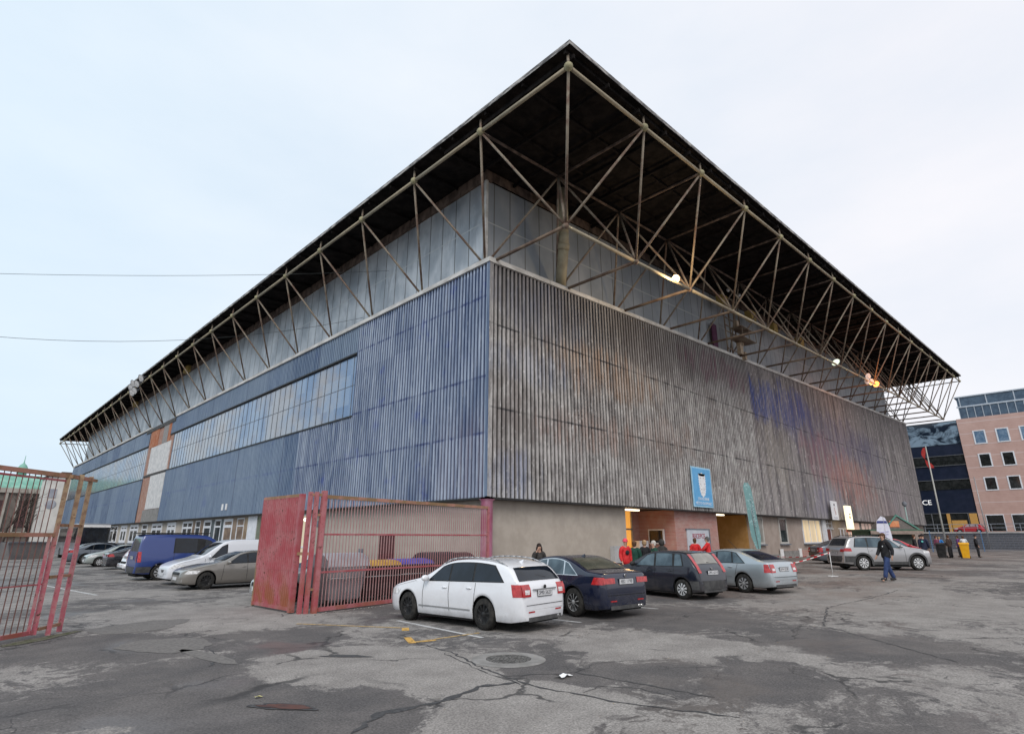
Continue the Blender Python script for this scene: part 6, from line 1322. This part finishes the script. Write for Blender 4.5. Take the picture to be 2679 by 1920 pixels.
def bare_tree(x, y, h, seed, label):
    t_ = empty('bare_tree', (x, y, zg(x)), 0, label, 'tree', 'bare trees in front of the old building'); rd = random.Random(seed); tk_ = MB(); br_ = MB()
    def grow(p, d, l, r, lev):
        q_ = p+d*l; (tk_ if lev < 2 else br_).tube(p, q_, r, r*.68, n=6 if lev < 3 else 4, caps=False)
        if lev >= 6: return
        for k in range(3 if lev < 4 else 2):
            nd = (d+Vector((rd.uniform(-1,1), rd.uniform(-1,1), rd.uniform(-.3,.6)))*.62).normalized(); grow(q_ if k else p+d*l*rd.uniform(.6,1), nd, l*rd.uniform(.62,.82), r*.6, lev+1)
    grow(Vector((0,0,0)), Vector((.08,0,1)).normalized(), h*.26, h*.022, 0)
    bk = simple('bark_%d' % seed, (.05,.038,.032), (.09,.07,.06), 3, .9); tk_.build('trunk', bk, t_); br_.build('crown', bk, t_)
bare_tree(-8.4,113,13,5,'bare dark tree with spreading limbs, largest behind the barred gate'); bare_tree(-14.5,118,12,8,'bare tree at the left edge of the picture'); bare_tree(-4.6,121,9,9,'smaller bare tree in front of the green roofed building')
# coach
def coach():
    c = empty('coach', (-6.1,47.6,-.1), 0, 'dark coach with a big black windscreen standing at the far end of the parked row', 'coach'); W_ = 1.25
    q = MB(); R_ = []
    for y, zt_c, z0, wf in ((0,2.5,.35,.93),(.12,2.9,.3,.98),(.5,3.2,.3,1),(11.6,3.2,.3,1),(11.9,3.0,.35,.98)):
        R_.append([(-W_*wf,y,z0),(-W_*wf,y,1.2),(-W_*wf*.98,y,zt_c-.15),(-W_*wf*.9,y,zt_c),(W_*wf*.9,y,zt_c),(W_*wf*.98,y,zt_c-.15),(W_*wf,y,1.2),(W_*wf,y,z0)])
    q.grid(R_, 0, False); q.face(R_[0]); q.face(R_[-1]); q.build('body', simple('coach_paint', (.14,.15,.17), (.2,.21,.23), 1, .35, coat=.6), c)
    q = MB(); q.box((-1.1,-.03,1.05),(1.1,.0,2.75)); q.build('windscreen', M['glass'], c); q = MB(); q.box((-W_-.02,.8,1.5),(-W_+.01,11,2.8)); q.build('side_window', M['glass'], c)
    q = MB(); q.box((-1.15,-.06,2.85),(1.15,.2,3.05)); q.build('white_header', M['white'], c)
    for u in (-1,1):
        q = MB(); q.path([(u*1.15,0,2.9),(u*1.5,-.3,2.7),(u*1.5,-.3,2.1)], .05, 6); q.box((u*1.5-.1,-.36,1.75),(u*1.5+.1,-.26,2.3)); q.build('wing_mirror', M['black'], c)
        q = MB(); q.box((u*.95-.2,-.04,.6),(u*.95+.2,0,.85)); q.build('headlight', HL, c)
    for y in (2.3,8.8):
        for u in (-1,1): q = MB(); q.lathe([(.25,-.14),(.5,-.14),(.5,.14),(.25,.14)], (u*1.12,y,.5), 'x', 20); q.build('wheel', M['tyre'], c)
coach()
sk_ = empty('skip_container', (-10.4,53.5,-.1), .4, 'grey open waste skip standing by the lane seen through the gate bars', 'skip')
q = MB(); rows = [[(-1.4,-.8,0),(1.4,-.8,0),(1.4,.8,0),(-1.4,.8,0),(-1.4,-.8,0)],[(-1.9,-.95,1.5),(1.9,-.95,1.5),(1.9,.95,1.5),(-1.9,.95,1.5),(-1.9,-.95,1.5)]]; q.grid(rows, 0, False); q.face(rows[0][:-1]); q.build('skip_body', simple('skip_grey', (.15,.15,.16), (.22,.2,.19), 1.5, .8), sk_)
q = MB(); q.bar((-1.9,-.97,1.5),(1.9,-.97,1.5),.1); q.bar((-1.9,.97,1.5),(1.9,.97,1.5),.1); q.build('rim', M['mullion'], sk_)
car('white_blue_van', 'white van with a blue band parked far off, seen low through the gate bars', 'van', (-15.5,70), (-.6,.8), scaled(VAN, paint=paint('pale_violet_white', (.55,.58,.75), .4, (.2,.25,.6), 0, .6), wk='steel'), 1.05)
# festoon wires
def wire(name, pts, label, bulbs=0):
    cur = MB(); cur.path(pts, .012, 5); 
    return tag(cur.build(name, M['wire']), label, 'cable')
def sag(a, b, s_, n=14): return [a.lerp(b, i/n)-Vector((0,0,s_*4*(i/n)*(1-i/n))) for i in range(n+1)]
a = space(-120, 713, 26); b_ = Vector((.55,10.2,18.1)); wire('overhead_cable', sag(a, b_, .25), 'upper overhead cable crossing the sky to the hall wall')
a = space(-150, 868, 26); b_ = Vector((.55,13.0,15.7)); wire('overhead_cable', sag(a, b_, 1.0), 'lower sagging overhead cable crossing the sky to the hall wall')
